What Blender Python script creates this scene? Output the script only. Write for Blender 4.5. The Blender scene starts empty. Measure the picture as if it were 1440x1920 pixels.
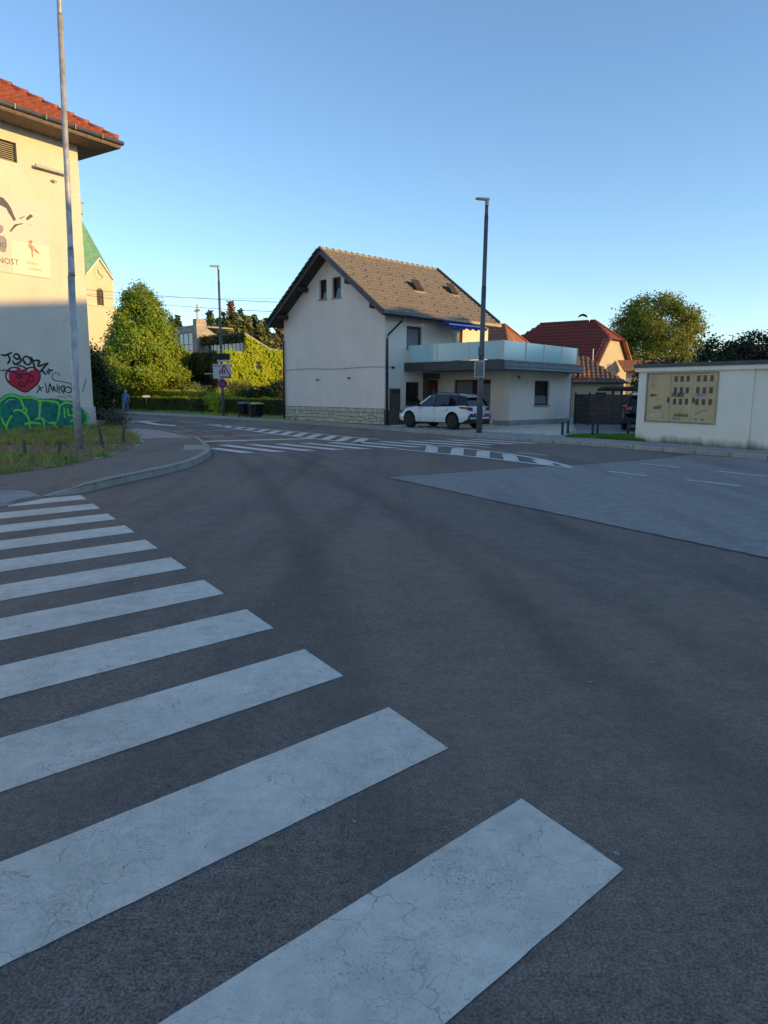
import bpy, math, random
import numpy as np
from mathutils import Vector, Matrix

scene = bpy.context.scene
rng = np.random.default_rng(7)
random.seed(7)

# ------------------------------------------------------------------ camera
cam = bpy.data.cameras.new('camera'); camo = bpy.data.objects.new('camera', cam)
scene.collection.objects.link(camo)
cam.sensor_fit = 'VERTICAL'; cam.sensor_height = 24.0; cam.lens = 1330 / 1920 * 24.0
cam.clip_start = 0.05; cam.clip_end = 1500
PIT = math.atan(225 / 1330.0); ROL = math.radians(0.3)
Fv = Vector((0, math.cos(PIT), -math.sin(PIT))); Uv = Vector((0, math.sin(PIT), math.cos(PIT))); Rv = Vector((1, 0, 0))
Rv, Uv = Rv * math.cos(ROL) + Uv * math.sin(ROL), Uv * math.cos(ROL) - Rv * math.sin(ROL)
camo.matrix_world = Matrix(((Rv.x, Uv.x, -Fv.x, 0), (Rv.y, Uv.y, -Fv.y, 0), (Rv.z, Uv.z, -Fv.z, 1.65), (0, 0, 0, 1)))
scene.camera = camo

# ------------------------------------------------------------------ sky and sun
SUN_AZ = math.radians(68)      # from behind the viewer towards the right
SUN_EL = math.radians(12)
to_sun = Vector((math.sin(SUN_AZ) * math.cos(SUN_EL), -math.cos(SUN_AZ) * math.cos(SUN_EL), math.sin(SUN_EL)))
world = bpy.data.worlds.new('World'); scene.world = world; world.use_nodes = True
wn = world.node_tree; wn.nodes.clear()
sky = wn.nodes.new('ShaderNodeTexSky'); sky.sky_type = 'NISHITA'; sky.sun_disc = False
sky.sun_elevation = SUN_EL; sky.sun_rotation = math.pi - SUN_AZ
sky.altitude = 300; sky.air_density = 1.0; sky.dust_density = 0.1; sky.ozone_density = 2.9
bg = wn.nodes.new('ShaderNodeBackground'); bg.inputs[1].default_value = 0.15
wo = wn.nodes.new('ShaderNodeOutputWorld')
wn.links.new(sky.outputs[0], bg.inputs[0]); wn.links.new(bg.outputs[0], wo.inputs[0])
sun = bpy.data.lights.new('sun', 'SUN'); sun.energy = 2.9; sun.angle = math.radians(0.55); sun.color = (1.0, 0.64, 0.20)
suno = bpy.data.objects.new('sun', sun); scene.collection.objects.link(suno)
suno.rotation_euler = (-to_sun).to_track_quat('-Z', 'Y').to_euler(); suno.location = (60, -20, 40)
scene.view_settings.view_transform = 'Standard'; scene.view_settings.look = 'None'
scene.view_settings.gamma = 1.0; scene.view_settings.use_curve_mapping = False
scene.view_settings.exposure = 0.92
scene.render.engine = 'CYCLES'
scene.cycles.use_denoising = True
scene.cycles.max_bounces = 6; scene.cycles.transparent_max_bounces = 8
scene.cycles.caustics_reflective = False; scene.cycles.caustics_refractive = False

# ------------------------------------------------------------------ materials
MATS = {}
def nt(name):
    m = bpy.data.materials.new(name); m.use_nodes = True
    n = m.node_tree; n.nodes.clear()
    o = n.nodes.new('ShaderNodeOutputMaterial'); b = n.nodes.new('ShaderNodeBsdfPrincipled')
    n.links.new(b.outputs[0], o.inputs[0])
    MATS[name] = m
    return m, n, b, o
def rgba(c): return (c[0], c[1], c[2], 1)
def pos(n): return n.nodes.new('ShaderNodeNewGeometry').outputs['Position']
def noise(n, src, scale, detail=4, rough=.55):
    t = n.nodes.new('ShaderNodeTexNoise'); t.inputs['Scale'].default_value = scale
    t.inputs['Detail'].default_value = detail; t.inputs['Roughness'].default_value = rough
    n.links.new(src, t.inputs['Vector']); return t.outputs['Fac']
def ramp(n, src, a, b, ca=(0, 0, 0), cb=(1, 1, 1)):
    r = n.nodes.new('ShaderNodeValToRGB'); r.color_ramp.elements[0].position = a; r.color_ramp.elements[1].position = b
    r.color_ramp.elements[0].color = rgba(ca); r.color_ramp.elements[1].color = rgba(cb)
    n.links.new(src, r.inputs[0]); return r.outputs[0]
def mixc(n, fac, a, b, mode='MIX'):
    x = n.nodes.new('ShaderNodeMix'); x.data_type = 'RGBA'; x.blend_type = mode
    for s, v in ((x.inputs[0], fac), (x.inputs[6], a), (x.inputs[7], b)):
        if hasattr(v, 'is_linked'): n.links.new(v, s)
        elif isinstance(v, (int, float)): s.default_value = v
        else: s.default_value = rgba(v)
    return x.outputs[2]
def math2(n, op, a, b):
    x = n.nodes.new('ShaderNodeMath'); x.operation = op
    for s, v in ((x.inputs[0], a), (x.inputs[1], b)):
        if hasattr(v, 'is_linked'): n.links.new(v, s)
        else: s.default_value = v
    return x.outputs[0]
def bump(n, b, h, strength, dist=.01):
    k = n.nodes.new('ShaderNodeBump'); k.inputs['Strength'].default_value = strength; k.inputs['Distance'].default_value = dist
    n.links.new(h, k.inputs['Height']); n.links.new(k.outputs[0], b.inputs['Normal'])
def M(name, c, rough=.8, var=.12, vs=2.0, bmp=0, bs=60, metal=0, spec=.4, fine=0, fs=150, c2=None, bd=.01, coat=0):
    m, n, b, o = nt(name)
    p = pos(n)
    lo = [x * (1 - var) for x in c]; hi = c2 or [min(1, x * (1 + var)) for x in c]
    col = mixc(n, ramp(n, noise(n, p, vs, 5, .6), .3, .7), lo, hi)
    if fine:
        col = mixc(n, fine, col, ramp(n, noise(n, p, fs, 2), .25, .75, (0.2, .2, .2), (1, 1, 1)), 'MULTIPLY')
    n.links.new(col, b.inputs['Base Color'])
    b.inputs['Roughness'].default_value = rough; b.inputs['Metallic'].default_value = metal
    b.inputs['Specular IOR Level'].default_value = spec
    if coat: b.inputs['Coat Weight'].default_value = coat; b.inputs['Coat Roughness'].default_value = .05
    if bmp: bump(n, b, noise(n, p, bs, 3), bmp, bd)
    return m
def leafM(name, c, c2, tr=.35, vs=1.5):
    m, n, b, o = nt(name)
    p = pos(n)
    col = mixc(n, ramp(n, noise(n, p, vs, 3), .35, .65), c, c2)
    col = mixc(n, .55, col, ramp(n, noise(n, p, 9, 1), .2, .8, (.55, .55, .55), (1.25, 1.25, 1.2)), 'MULTIPLY')
    n.links.new(col, b.inputs['Base Color']); b.inputs['Roughness'].default_value = .55
    b.inputs['Specular IOR Level'].default_value = .25
    t = n.nodes.new('ShaderNodeBsdfTranslucent'); n.links.new(col, t.inputs[0])
    x = n.nodes.new('ShaderNodeMixShader'); x.inputs[0].default_value = tr
    n.links.new(b.outputs[0], x.inputs[1]); n.links.new(t.outputs[0], x.inputs[2]); n.links.new(x.outputs[0], o.inputs[0])
    return m
def glassM(name, c, rough=.05, trans=0, spec=.6):
    m, n, b, o = nt(name)
    b.inputs['Base Color'].default_value = rgba(c); b.inputs['Roughness'].default_value = rough
    b.inputs['Transmission Weight'].default_value = trans; b.inputs['Specular IOR Level'].default_value = spec
    return m

def asphaltM(name, dark, light, warm, bands=()):
    m, n, b, o = nt(name)
    p = pos(n)
    g0 = ramp(n, noise(n, p, 105, 2, .6), .40, .62)
    g1 = math2(n, 'ADD', math2(n, 'MULTIPLY', g0, .62), math2(n, 'MULTIPLY', ramp(n, noise(n, p, 24, 4, .75), .38, .64), .38))
    v = n.nodes.new('ShaderNodeTexVoronoi'); v.inputs['Scale'].default_value = 130; n.links.new(p, v.inputs['Vector'])
    col = mixc(n, g1, dark, light)
    speck = ramp(n, noise(n, p, 150, 1), .64, .72)
    col = mixc(n, math2(n, 'MULTIPLY', speck, .55), col, (.36, .32, .29))
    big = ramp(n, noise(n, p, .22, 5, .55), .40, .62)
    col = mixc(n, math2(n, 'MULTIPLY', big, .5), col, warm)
    # worn and oily streaks in the direction of travel
    mp = n.nodes.new('ShaderNodeMapping'); mp.inputs['Rotation'].default_value = (0, 0, math.radians(8)); mp.inputs['Scale'].default_value = (1.1, .12, 1)
    n.links.new(p, mp.inputs['Vector'])
    st = ramp(n, noise(n, mp.outputs[0], 1.0, 5, .6), .5, .72)
    col = mixc(n, math2(n, 'MULTIPLY', st, .42), col, [x * .55 for x in dark])
    mot = ramp(n, noise(n, p, 5, 5, .65), .3, .75, (.8, .8, .8), (1.15, 1.15, 1.15))
    col = mixc(n, 1.0, col, mot, 'MULTIPLY')
    if bands:                     # paired darker bands curving through the junction
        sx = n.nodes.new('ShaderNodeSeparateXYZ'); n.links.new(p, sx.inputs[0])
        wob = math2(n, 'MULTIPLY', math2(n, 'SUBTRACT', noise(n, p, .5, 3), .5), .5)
        for (c0, c1, c2, amt) in bands:
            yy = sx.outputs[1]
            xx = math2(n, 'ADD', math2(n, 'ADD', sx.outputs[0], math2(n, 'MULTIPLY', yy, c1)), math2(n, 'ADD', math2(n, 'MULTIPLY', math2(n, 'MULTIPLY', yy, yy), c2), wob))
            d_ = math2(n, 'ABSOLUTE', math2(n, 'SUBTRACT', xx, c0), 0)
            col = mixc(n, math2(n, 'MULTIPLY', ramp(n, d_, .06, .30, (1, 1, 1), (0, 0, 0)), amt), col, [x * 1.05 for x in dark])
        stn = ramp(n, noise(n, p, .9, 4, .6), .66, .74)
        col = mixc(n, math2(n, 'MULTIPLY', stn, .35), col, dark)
    n.links.new(col, b.inputs['Base Color'])
    b.inputs['Roughness'].default_value = .75; b.inputs['Specular IOR Level'].default_value = .4
    h = math2(n, 'ADD', math2(n, 'MULTIPLY', v.outputs['Distance'], .5), g1)
    bump(n, b, h, .75, .006)
    return m
def paintM(name, c, wear=1.0):
    m, n, b, o = nt(name)
    p = pos(n)
    col = mixc(n, ramp(n, noise(n, p, 3.0, 6, .65), .3, .72), [x * .80 for x in c], c)
    col = mixc(n, math2(n, 'MULTIPLY', ramp(n, noise(n, p, 1.1, 5, .65), .42, .66), .42), col, (.58, .49, .38))
    col = mixc(n, .8, col, ramp(n, noise(n, p, 11, 6, .7), .3, .72, (.74, .74, .75), (1.06, 1.05, 1.04)), 'MULTIPLY')
    # hairline cracks
    d = n.nodes.new('ShaderNodeTexNoise'); d.inputs['Scale'].default_value = 7; d.inputs['Detail'].default_value = 5; n.links.new(p, d.inputs['Vector'])
    dd = n.nodes.new('ShaderNodeVectorMath'); dd.operation = 'SCALE'; dd.inputs[3].default_value = .22; n.links.new(d.outputs['Color'], dd.inputs[0])
    ad = n.nodes.new('ShaderNodeVectorMath'); n.links.new(p, ad.inputs[0]); n.links.new(dd.outputs[0], ad.inputs[1])
    v = n.nodes.new('ShaderNodeTexVoronoi'); v.feature = 'DISTANCE_TO_EDGE'; v.inputs['Scale'].default_value = 5.0; n.links.new(ad.outputs[0], v.inputs['Vector'])
    cr = ramp(n, v.outputs['Distance'], .002, .011, (1, 1, 1), (0, 0, 0))
    cm = math2(n, 'MULTIPLY', cr, ramp(n, noise(n, p, 1.8, 2), .42, .58))
    pits = math2(n, 'MULTIPLY', ramp(n, noise(n, p, 105, 3, .65), .57, .66), ramp(n, noise(n, p, 2.6, 5, .65), .40, .66))
    sp = math2(n, 'MULTIPLY', ramp(n, noise(n, p, 130, 2), .64, .72), .5)
    k = math2(n, 'MULTIPLY', math2(n, 'MAXIMUM', math2(n, 'MAXIMUM', math2(n, 'MULTIPLY', cm, .8), pits), sp), .8 * wear)
    col = mixc(n, k, col, (.07, .07, .075))
    if wear > .5:                  # rubbed thin in places so the asphalt grain comes through
        thin = math2(n, 'MULTIPLY', ramp(n, noise(n, p, 1.25, 5, .65), .50, .68), ramp(n, noise(n, p, 70, 4, .7), .42, .60))
        col = mixc(n, math2(n, 'MULTIPLY', thin, .42), col, (.17, .14, .12))
    n.links.new(col, b.inputs['Base Color']); b.inputs['Roughness'].default_value = .6
    h = math2(n, 'SUBTRACT', math2(n, 'MULTIPLY', noise(n, p, 110, 3), .5), k)
    bump(n, b, h, .5, .004)
    return m
def wallM(name, c, bs=45, bmp=.6, streak=.25, moss=0, zmoss=.5, fine=.25):
    m, n, b, o = nt(name)
    p = pos(n)
    col = mixc(n, ramp(n, noise(n, p, .8, 5, .6), .3, .7), [x * .9 for x in c], c)
    mp = n.nodes.new('ShaderNodeMapping'); mp.inputs['Scale'].default_value = (1, 1, .06); n.links.new(p, mp.inputs['Vector'])
    s = ramp(n, noise(n, mp.outputs[0], 7, 4, .6), .45, .75)
    col = mixc(n, math2(n, 'MULTIPLY', s, streak), col, [x * .62 for x in c])
    col = mixc(n, fine, col, ramp(n, noise(n, p, bs, 3, .6), .3, .65, (.55, .55, .55), (1, 1, 1)), 'MULTIPLY')
    if moss:
        sp = n.nodes.new('ShaderNodeSeparateXYZ'); n.links.new(p, sp.inputs[0])
        zz = math2(n, 'MULTIPLY', sp.outputs[2], 1 / zmoss)
        zz = math2(n, 'ADD', zz, math2(n, 'MULTIPLY', math2(n, 'ADD', noise(n, mp.outputs[0], 4.0, 6, .8), noise(n, p, 1.1, 3)), -1.6))
        k = ramp(n, math2(n, 'ADD', zz, 1.6), .05, 1.0, (1, 1, 1), (0, 0, 0))
        col = mixc(n, math2(n, 'MULTIPLY', k, moss), col, (.05, .045, .03))
    n.links.new(col, b.inputs['Base Color']); b.inputs['Roughness'].default_value = .9; b.inputs['Specular IOR Level'].default_value = .2
    bump(n, b, noise(n, p, bs, 4, .65), bmp, .02)
    return m

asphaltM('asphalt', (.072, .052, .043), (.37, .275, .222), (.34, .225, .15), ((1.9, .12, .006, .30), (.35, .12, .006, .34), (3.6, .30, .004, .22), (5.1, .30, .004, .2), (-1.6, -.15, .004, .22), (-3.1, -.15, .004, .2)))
asphaltM('asphalt_old', (.25, .215, .19), (.46, .40, .355), (.35, .30, .255))
asphaltM('asphalt_path', (.12, .095, .08), (.33, .27, .225), (.28, .215, .165))
paintM('road_paint', (.95, .81, .655)); paintM('road_paint_fresh', (.95, .84, .71), .4)
M('tar', (.05, .042, .038), .6, .3, 9, .4, 60)
M('kerb', (.46, .42, .35), .9, .2, 3, .5, 120, fine=.4, fs=170)
M('concrete', (.42, .38, .34), .9, .2, 1.5, .4, 90, fine=.35)
M('concrete_pale', (.42, .40, .34), .9, .2, 1.5, .4, 90, fine=.35)
M('paver', (.80, .68, .53), .9, .22, 4, .4, 80, fine=.3)
M('soil', (.17, .125, .075), .95, .35, 3, .6, 40, c2=(.34, .26, .165), fine=.4, fs=60)
M('turf', (.05, .065, .02), .95, .4, 2, .6, 30, c2=(.09, .10, .035))
wallM('plaster_rough', (.80, .71, .585), 26, 1.0, .08, 0, fine=.28)
wallM('plaster_white', (.93, .81, .72), 60, .35, .14, .35, .25, fine=.07)
wallM('plaster_side', (.88, .80, .68), 60, .35, .14, .2, .2, fine=.07)
wallM('plaster_annex', (.92, .82, .70), 60, .3, .1, .2, .2, fine=.06)
wallM('plaster_util', (.93, .83, .69), 70, .25, .08, .8, .30, fine=.06)
wallM('plinth', (.68, .63, .57), 50, .4, .2, .4, .3)
wallM('cream', (.66, .60, .42), 40, .3, .15); wallM('cream_tan', (.62, .50, .36), 40, .3, .15); wallM('cream_house', (.54, .46, .33), 40, .3, .15)
M('concrete_wall', (.46, .39, .31), .9, .3, 1.2, .5, 30, fine=.3)
M('tile_red', (.40, .105, .045), .75, .35, 5, .3, 80, fine=.3, fs=50)
M('tile_brown', (.38, .305, .225), .8, .25, 6, .3, 80, fine=.35, fs=40)
M('tile_dark_red', (.235, .045, .03), .8, .25, 4, .3, 60, fine=.3, fs=30)
M('tile_orange', (.36, .14, .07), .85, .35, 3, .3, 60, fine=.35, fs=30)
M('tile_dark_brown', (.19, .12, .09), .9, .4, 4, .3, 60, fine=.4, fs=30)
M('timber_dark', (.045, .032, .026), .7, .3, 8, .3, 60)
M('timber_fence', (.065, .055, .050), .8, .3, 6, .4, 50)
M('timber_soffit', (.16, .12, .09), .8, .25, 6, .2, 60)
M('window_brown', (.085, .022, .016), .45, .25, 9, .1, 60)
M('door_red', (.115, .012, .012), .4, .2, 6)
M('gutter', (.16, .17, .18), .4, .2, 3, metal=.7); M('gutter_dark', (.045, .048, .05), .45, .2, 3, metal=.3)
M('gutter_tan', (.46, .38, .25), .6, .15, 3)
M('galvanised', (.44, .43, .41), .5, .3, 5, .15, 40, metal=.35)
M('pole_grey', (.13, .125, .125), .55, .2, 4, metal=.4); M('lamp_head', (.45, .43, .38), .5, .1, 3)
M('fascia', (.055, .056, .06), .5, .25, 3, .1, 30); M('fascia_grey', (.17, .18, .185), .55, .2, 3)
M('fascia_green', (.02, .045, .032), .5, .2, 4)
M('roof_felt', (.10, .10, .10), .9, .2, 3, .4, 60)
M('white_metal', (.72, .72, .70), .5, .06, 3); M('steel', (.5, .5, .49), .35, .1, 3, metal=.8)
M('post_sand', (.74, .64, .52), .5, .1, 3)
M('black_plastic', (.015, .015, .017), .5, .3, 5); M('rubber', (.012, .012, .013), .8, .2, 10)
M('green_copper', (.17, .36, .21), .7, .25, 2, fine=.2, fs=20)
M('stone_pale', (.72, .61, .44), .9, .25, 6, .5, 40, fine=.35, fs=60); M('stone_grey', (.64, .56, .45), .9, .25, 6, .5, 40, fine=.35, fs=60)
M('mortar', (.12, .11, .10), .95, .2, 10)
M('stone_dark', (.09, .08, .07), .8, .45, 9, .6, 30, c2=(.20, .18, .15))
M('cabinet', (.58, .42, .23), .5, .14, 2.5, fine=.12, fs=60); M('cabinet_frame', (.36, .30, .19), .6, .2, 3)
M('cabinet_glass', (.11, .085, .075), .25, .25, 10)
M('box_steel', (.12, .115, .095), .5, .2, 4, metal=.4)
M('awning_blue', (.012, .022, .30), .75, .1, 4)
M('car_white', (.74, .745, .75), .28, .02, 2, coat=.8); M('car_dark', (.010, .014, .028), .25, .1, 2, coat=.8)
M('cladding', (.02, .02, .021), .6, .15, 8); M('plate', (.62, .63, .62), .5, .03, 3)
glassM('car_glass', (.008, .010, .013), .04); glassM('tail_red', (.30, .008, .010), .12)
glassM('window_glass', (.018, .022, .028), .03, 0, .8); glassM('glass_curtain', (.20, .22, .23), .12)
glassM('glass_blind', (.30, .31, .30), .25)
glassM('glass_frosted', (.44, .74, .78), .22, .2, .6); glassM('glass_grey', (.26, .29, .33), .12)
glassM('glass_opaline', (.10, .13, .15), .08)
mm, n_, b_, o_ = nt('mirror'); b_.inputs['Metallic'].default_value = 1; b_.inputs['Roughness'].default_value = .03; b_.inputs['Base Color'].default_value = (.8, .8, .8, 1)
M('spray_black', (.018, .018, .024), .7, .3, 12); M('spray_red', (.78, .018, .022), .6, .25, 2.5, c2=(.62, .015, .06))
M('spray_grey', (.14, .16, .19), .8, .3, 9)
M('spray_green', (.006, .26, .10), .65, .4, 4, c2=(.015, .32, .14)); M('spray_teal', (.006, .19, .14), .65, .45, 6, c2=(.02, .27, .19))
M('spray_lime', (.20, .68, .07), .65, .2, 6); M('spray_white', (.62, .58, .60), .7, .15, 6); M('spray_dim', (.20, .12, .045), .8, .3, 12)
M('spray_rust', (.30, .09, .06), .8, .2, 9); M('spray_yellow', (.55, .45, .03), .7, .2, 9); M('spray_blue', (.22, .24, .36), .7, .2, 9)
M('poster', (.68, .60, .52), .55, .06, 1.2, c2=(.64, .57, .54)); M('poster_panel', (.80, .73, .56), .5, .05, 1.5)
M('print_grey', (.09, .09, .10), .7, .3, 8); M('print_soft', (.28, .25, .27), .7, .1, 5); M('print_text', (.11, .10, .085), .7, .1, 5); M('print_faint', (.33, .28, .21), .7, .1, 5); M('print_red', (.55, .17, .10), .7, .15, 5)
M('sign_white', (.60, .60, .61), .45, .05, 3); M('sign_red', (.55, .03, .03), .4, .05, 3); M('sign_blue', (.02, .04, .33), .4, .05, 3); M('ink', (.02, .02, .02), .6, .1, 3)
M('bin_dark', (.012, .011, .013), .8, .2, 6, spec=.1); M('bin_brown', (.10, .035, .018), .6, .2, 6); M('lid_grey', (.07, .085, .09), .5, .1, 6); M('lid_green', (.30, .36, .06), .5, .1, 6)
M('shirt', (.12, .25, .50), .85, .15, 6); M('trousers', (.10, .17, .33), .85, .2, 6); M('skin', (.42, .25, .18), .6, .1, 6); M('hair_grey', (.42, .40, .37), .8, .15, 9); M('shoe', (.03, .03, .035), .6, .1, 6)
M('bark', (.075, .058, .042), .95, .35, 8, .6, 25); M('bark_grey', (.10, .09, .075), .95, .3, 8, .6, 25)
leafM('leaf_tall', (.17, .29, .035), (.40, .48, .06), .4, .9); leafM('leaf_big', (0.108, 0.162, 0.026), (0.300, 0.300, 0.046), .4, .7)
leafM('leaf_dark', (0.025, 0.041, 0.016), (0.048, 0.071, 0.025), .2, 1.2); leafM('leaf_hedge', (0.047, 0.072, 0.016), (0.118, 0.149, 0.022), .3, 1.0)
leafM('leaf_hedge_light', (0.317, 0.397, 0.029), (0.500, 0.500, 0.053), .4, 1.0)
leafM('leaf_ivy', (.33, .44, .018), (.48, .52, .026), .4, .8); leafM('leaf_ivy_shaded', (0.051, 0.072, 0.018), (0.086, 0.100, 0.029), .3, 1.0); leafM('leaf_red', (0.420, 0.100, 0.029), (0.372, 0.186, 0.029), .4, 2)
leafM('needle', (0.056, 0.094, 0.041), (0.118, 0.152, 0.056), .15, .5); leafM('needle_brown', (0.312, 0.146, 0.055), (0.195, 0.146, 0.049), .2, .6)
leafM('needle_olive', (0.154, 0.182, 0.056), (0.253, 0.237, 0.070), .2, .5)
leafM('grass_blade', (0.224, 0.347, 0.074), (0.469, 0.500, 0.142), .35, 1.6); leafM('grass_dry', (0.302, 0.230, 0.106), (0.426, 0.336, 0.158), .3, 2); leafM('weed', (0.076, 0.063, 0.051), (0.127, 0.108, 0.076), .2, 4)
leafM('grass_lawn', (0.104, 0.242, 0.032), (0.183, 0.344, 0.046), .35, 1.6)
leafM('leaf_shrub', (0.143, 0.182, 0.043), (0.286, 0.286, 0.077), .35, 1.6)

# ------------------------------------------------------------------ object helpers
COL = scene.collection
def put(name, mesh, mats, parent=None, smooth=False):
    o = bpy.data.objects.new(name, mesh); COL.objects.link(o)
    for m in ([mats] if isinstance(mats, str) else mats): mesh.materials.append(MATS[m])
    if parent is not None: o.parent = parent
    if smooth:
        mesh.polygons.foreach_set('use_smooth', [True] * len(mesh.polygons))
    return o
def tag(o, label=None, cat=None, group=None, kind=None):
    if label: o['label'] = label
    if cat: o['category'] = cat
    if group: o['group'] = group
    if kind: o['kind'] = kind
    return o
def thing(name, loc, label, cat, group=None):
    o = bpy.data.objects.new(name, None); COL.objects.link(o); o.location = loc; o.empty_display_size = .2
    BASE[o.name] = Vector(loc)
    return tag(o, label, cat, group)
BASE = {}
class MB:
    """collects faces in world coordinates, builds ONE mesh"""
    def __init__(s): s.v = []; s.f = []; s.m = []
    def face(s, pts, mi=0):
        i = len(s.v); s.v += [tuple(p) for p in pts]; s.f.append(tuple(range(i, i + len(pts)))); s.m.append(mi)
    def add(s, verts, faces, mi=0):
        i = len(s.v); s.v += [tuple(p) for p in verts]
        for f in faces: s.f.append(tuple(k + i for k in f)); s.m.append(mi)
    def hexa(s, b, t, mi=0):            # bottom ring and top ring (same count)
        n = len(b)
        s.add(list(b) + list(t), [tuple(range(n - 1, -1, -1)), tuple(range(n, 2 * n))] + [(k, (k + 1) % n, n + (k + 1) % n, n + k) for k in range(n)], mi)
    def box(s, c, sx, sy, sz, ang=0, mi=0):   # centre of bottom
        ca, sa = math.cos(ang), math.sin(ang)
        q = [(c[0] + ca * x - sa * y, c[1] + sa * x + ca * y) for x, y in ((-sx / 2, -sy / 2), (sx / 2, -sy / 2), (sx / 2, sy / 2), (-sx / 2, sy / 2))]
        s.hexa([(x, y, c[2]) for x, y in q], [(x, y, c[2] + sz) for x, y in q], mi)
    def obox(s, o, a, b, c, mi=0):      # corner + three edge vectors
        o, a, b, c = Vector(o), Vector(a), Vector(b), Vector(c)
        s.hexa([o, o + a, o + a + b, o + b], [o + c, o + a + c, o + a + b + c, o + b + c], mi)
    def prism(s, poly, z0, z1, mi=0):
        s.hexa([(x, y, z0) for x, y in poly], [(x, y, z1) for x, y in poly], mi)
    def tube(s, pts, r, seg=8, cap=True, mi=0):
        pts = [Vector(p) for p in pts]; n = len(pts); rr = r if hasattr(r, '__len__') else [r] * n
        rings = []
        for i, p in enumerate(pts):
            d = (pts[min(i + 1, n - 1)] - pts[max(i - 1, 0)]).normalized()
            ref = Vector((0, 0, 1)) if abs(d.z) < .9 else Vector((1, 0, 0))
            x = d.cross(ref).normalized(); y = d.cross(x)
            rings.append([p + (x * math.cos(2 * math.pi * k / seg) + y * math.sin(2 * math.pi * k / seg)) * rr[i] for k in range(seg)])
        vs = [q for r_ in rings for q in r_]; fs = []
        for i in range(n - 1):
            for k in range(seg):
                fs.append((i * seg + k, i * seg + (k + 1) % seg, (i + 1) * seg + (k + 1) % seg, (i + 1) * seg + k))
        if cap: fs += [tuple(range(seg - 1, -1, -1)), tuple(range((n - 1) * seg, n * seg))]
        s.add(vs, fs, mi)
    def bar(s, a, b, w, h, up=(0, 0, 1), mi=0):
        a, b = Vector(a), Vector(b); d = (b - a).normalized(); up = Vector(up)
        x = d.cross(up)
        if x.length < 1e-4: x = d.cross(Vector((1, 0, 0)))
        x.normalize(); y = x.cross(d).normalized()
        o = a - x * w / 2 - y * h / 2
        s.obox(o, b - a, x * w, y * h, mi)
    def build(s, name, mats, parent=None, smooth=False):
        off = root_of(parent)
        me = bpy.data.meshes.new(name)
        vs = s.v if off is None else [(x - off.x, y - off.y, z - off.z) for x, y, z in s.v]
        me.from_pydata(vs, [], s.f); me.update()
        o = put(name, me, mats, parent, smooth)
        if any(s.m): me.polygons.foreach_set('material_index', s.m)
        return o
def root_of(parent):
    while parent is not None:
        if parent.name in BASE: return BASE[parent.name]
        parent = parent.parent
    return None
def quadmesh(name, V, nper, mats, parent=None):
    """V: (N, nper, 3) array -> one mesh of N faces"""
    V = np.asarray(V, dtype=np.float32); N = V.shape[0]
    off = root_of(parent)
    if off is not None: V = V - np.array(off, dtype=np.float32)
    me = bpy.data.meshes.new(name)
    me.vertices.add(N * nper); me.vertices.foreach_set('co', V.reshape(-1))
    me.loops.add(N * nper); me.loops.foreach_set('vertex_index', np.arange(N * nper, dtype=np.int32))
    me.polygons.add(N); me.polygons.foreach_set('loop_start', np.arange(0, N * nper, nper, dtype=np.int32))
    me.polygons.foreach_set('loop_total', np.full(N, nper, dtype=np.int32)); me.update(calc_edges=True)
    return put(name, me, mats, parent)
def leaf_quads(C, size, nrm=None, spread=1.0, asp=.6):
    """diamond leaves at the centres C (N,3)"""
    N = len(C); r = rng.normal(size=(N, 3))
    if nrm is not None: r = r * spread + nrm
    r /= np.linalg.norm(r, axis=1)[:, None] + 1e-9
    a = np.cross(r, rng.normal(size=(N, 3))); a /= np.linalg.norm(a, axis=1)[:, None] + 1e-9
    b = np.cross(r, a)
    s = (size * rng.uniform(.6, 1.3, N))[:, None]
    return np.stack([C + a * s, C + b * s * asp, C - a * s, C - b * s * asp], 1)
def copy_tree(o, parent=None):
    c = o.copy(); COL.objects.link(c); c.parent = parent
    for ch in list(o.children): copy_tree(ch, c)
    return c
def text_mesh(name, s, size, O, u, v, n, mat, parent, off=.004, shear=0, bold=0):
    cu = bpy.data.curves.new('t', 'FONT'); cu.body = s; cu.size = size; cu.align_x = 'LEFT'; cu.resolution_u = 2; cu.shear = shear; cu.offset = bold
    t = bpy.data.objects.new('t', cu); COL.objects.link(t)
    dg = bpy.context.evaluated_depsgraph_get()
    me = bpy.data.meshes.new_from_object(t.evaluated_get(dg))
    bpy.data.objects.remove(t); bpy.data.curves.remove(cu)
    base = root_of(parent) or Vector((0, 0, 0))
    O, u, v, n = Vector(O), Vector(u), Vector(v), Vector(n)
    for w in me.vertices: w.co = O + u * w.co.x + v * w.co.y + n * off - base
    return put(name, me, mat, parent)
def V3(p, z): return Vector((p[0], p[1], z))
def lerp(x, pts):
    for (a, fa), (b, fb) in zip(pts, pts[1:]):
        if x <= b: return fa + (fb - fa) * max(0, min(1, (x - a) / (b - a) if b != a else 0))
    return pts[-1][1]
def along(poly):
    """resample helper: returns function s -> (point, tangent) and the length"""
    P = [Vector((p[0], p[1])) for p in poly]; L = [0]
    for a, b in zip(P, P[1:]): L.append(L[-1] + (b - a).length)
    def f(s):
        s = max(0, min(L[-1] - 1e-6, s))
        for i in range(len(P) - 1):
            if s <= L[i + 1]:
                t = (s - L[i]) / max(1e-9, L[i + 1] - L[i]); return P[i].lerp(P[i + 1], t), (P[i + 1] - P[i]).normalized()
    return f, L[-1]
def smooth_line(poly, it=2):
    for _ in range(it):
        q = [poly[0]]
        for a, b in zip(poly, poly[1:]):
            q += [(a[0] * .75 + b[0] * .25, a[1] * .75 + b[1] * .25), (a[0] * .25 + b[0] * .75, a[1] * .25 + b[1] * .75)]
        poly = q + [poly[-1]]
    return poly
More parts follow.
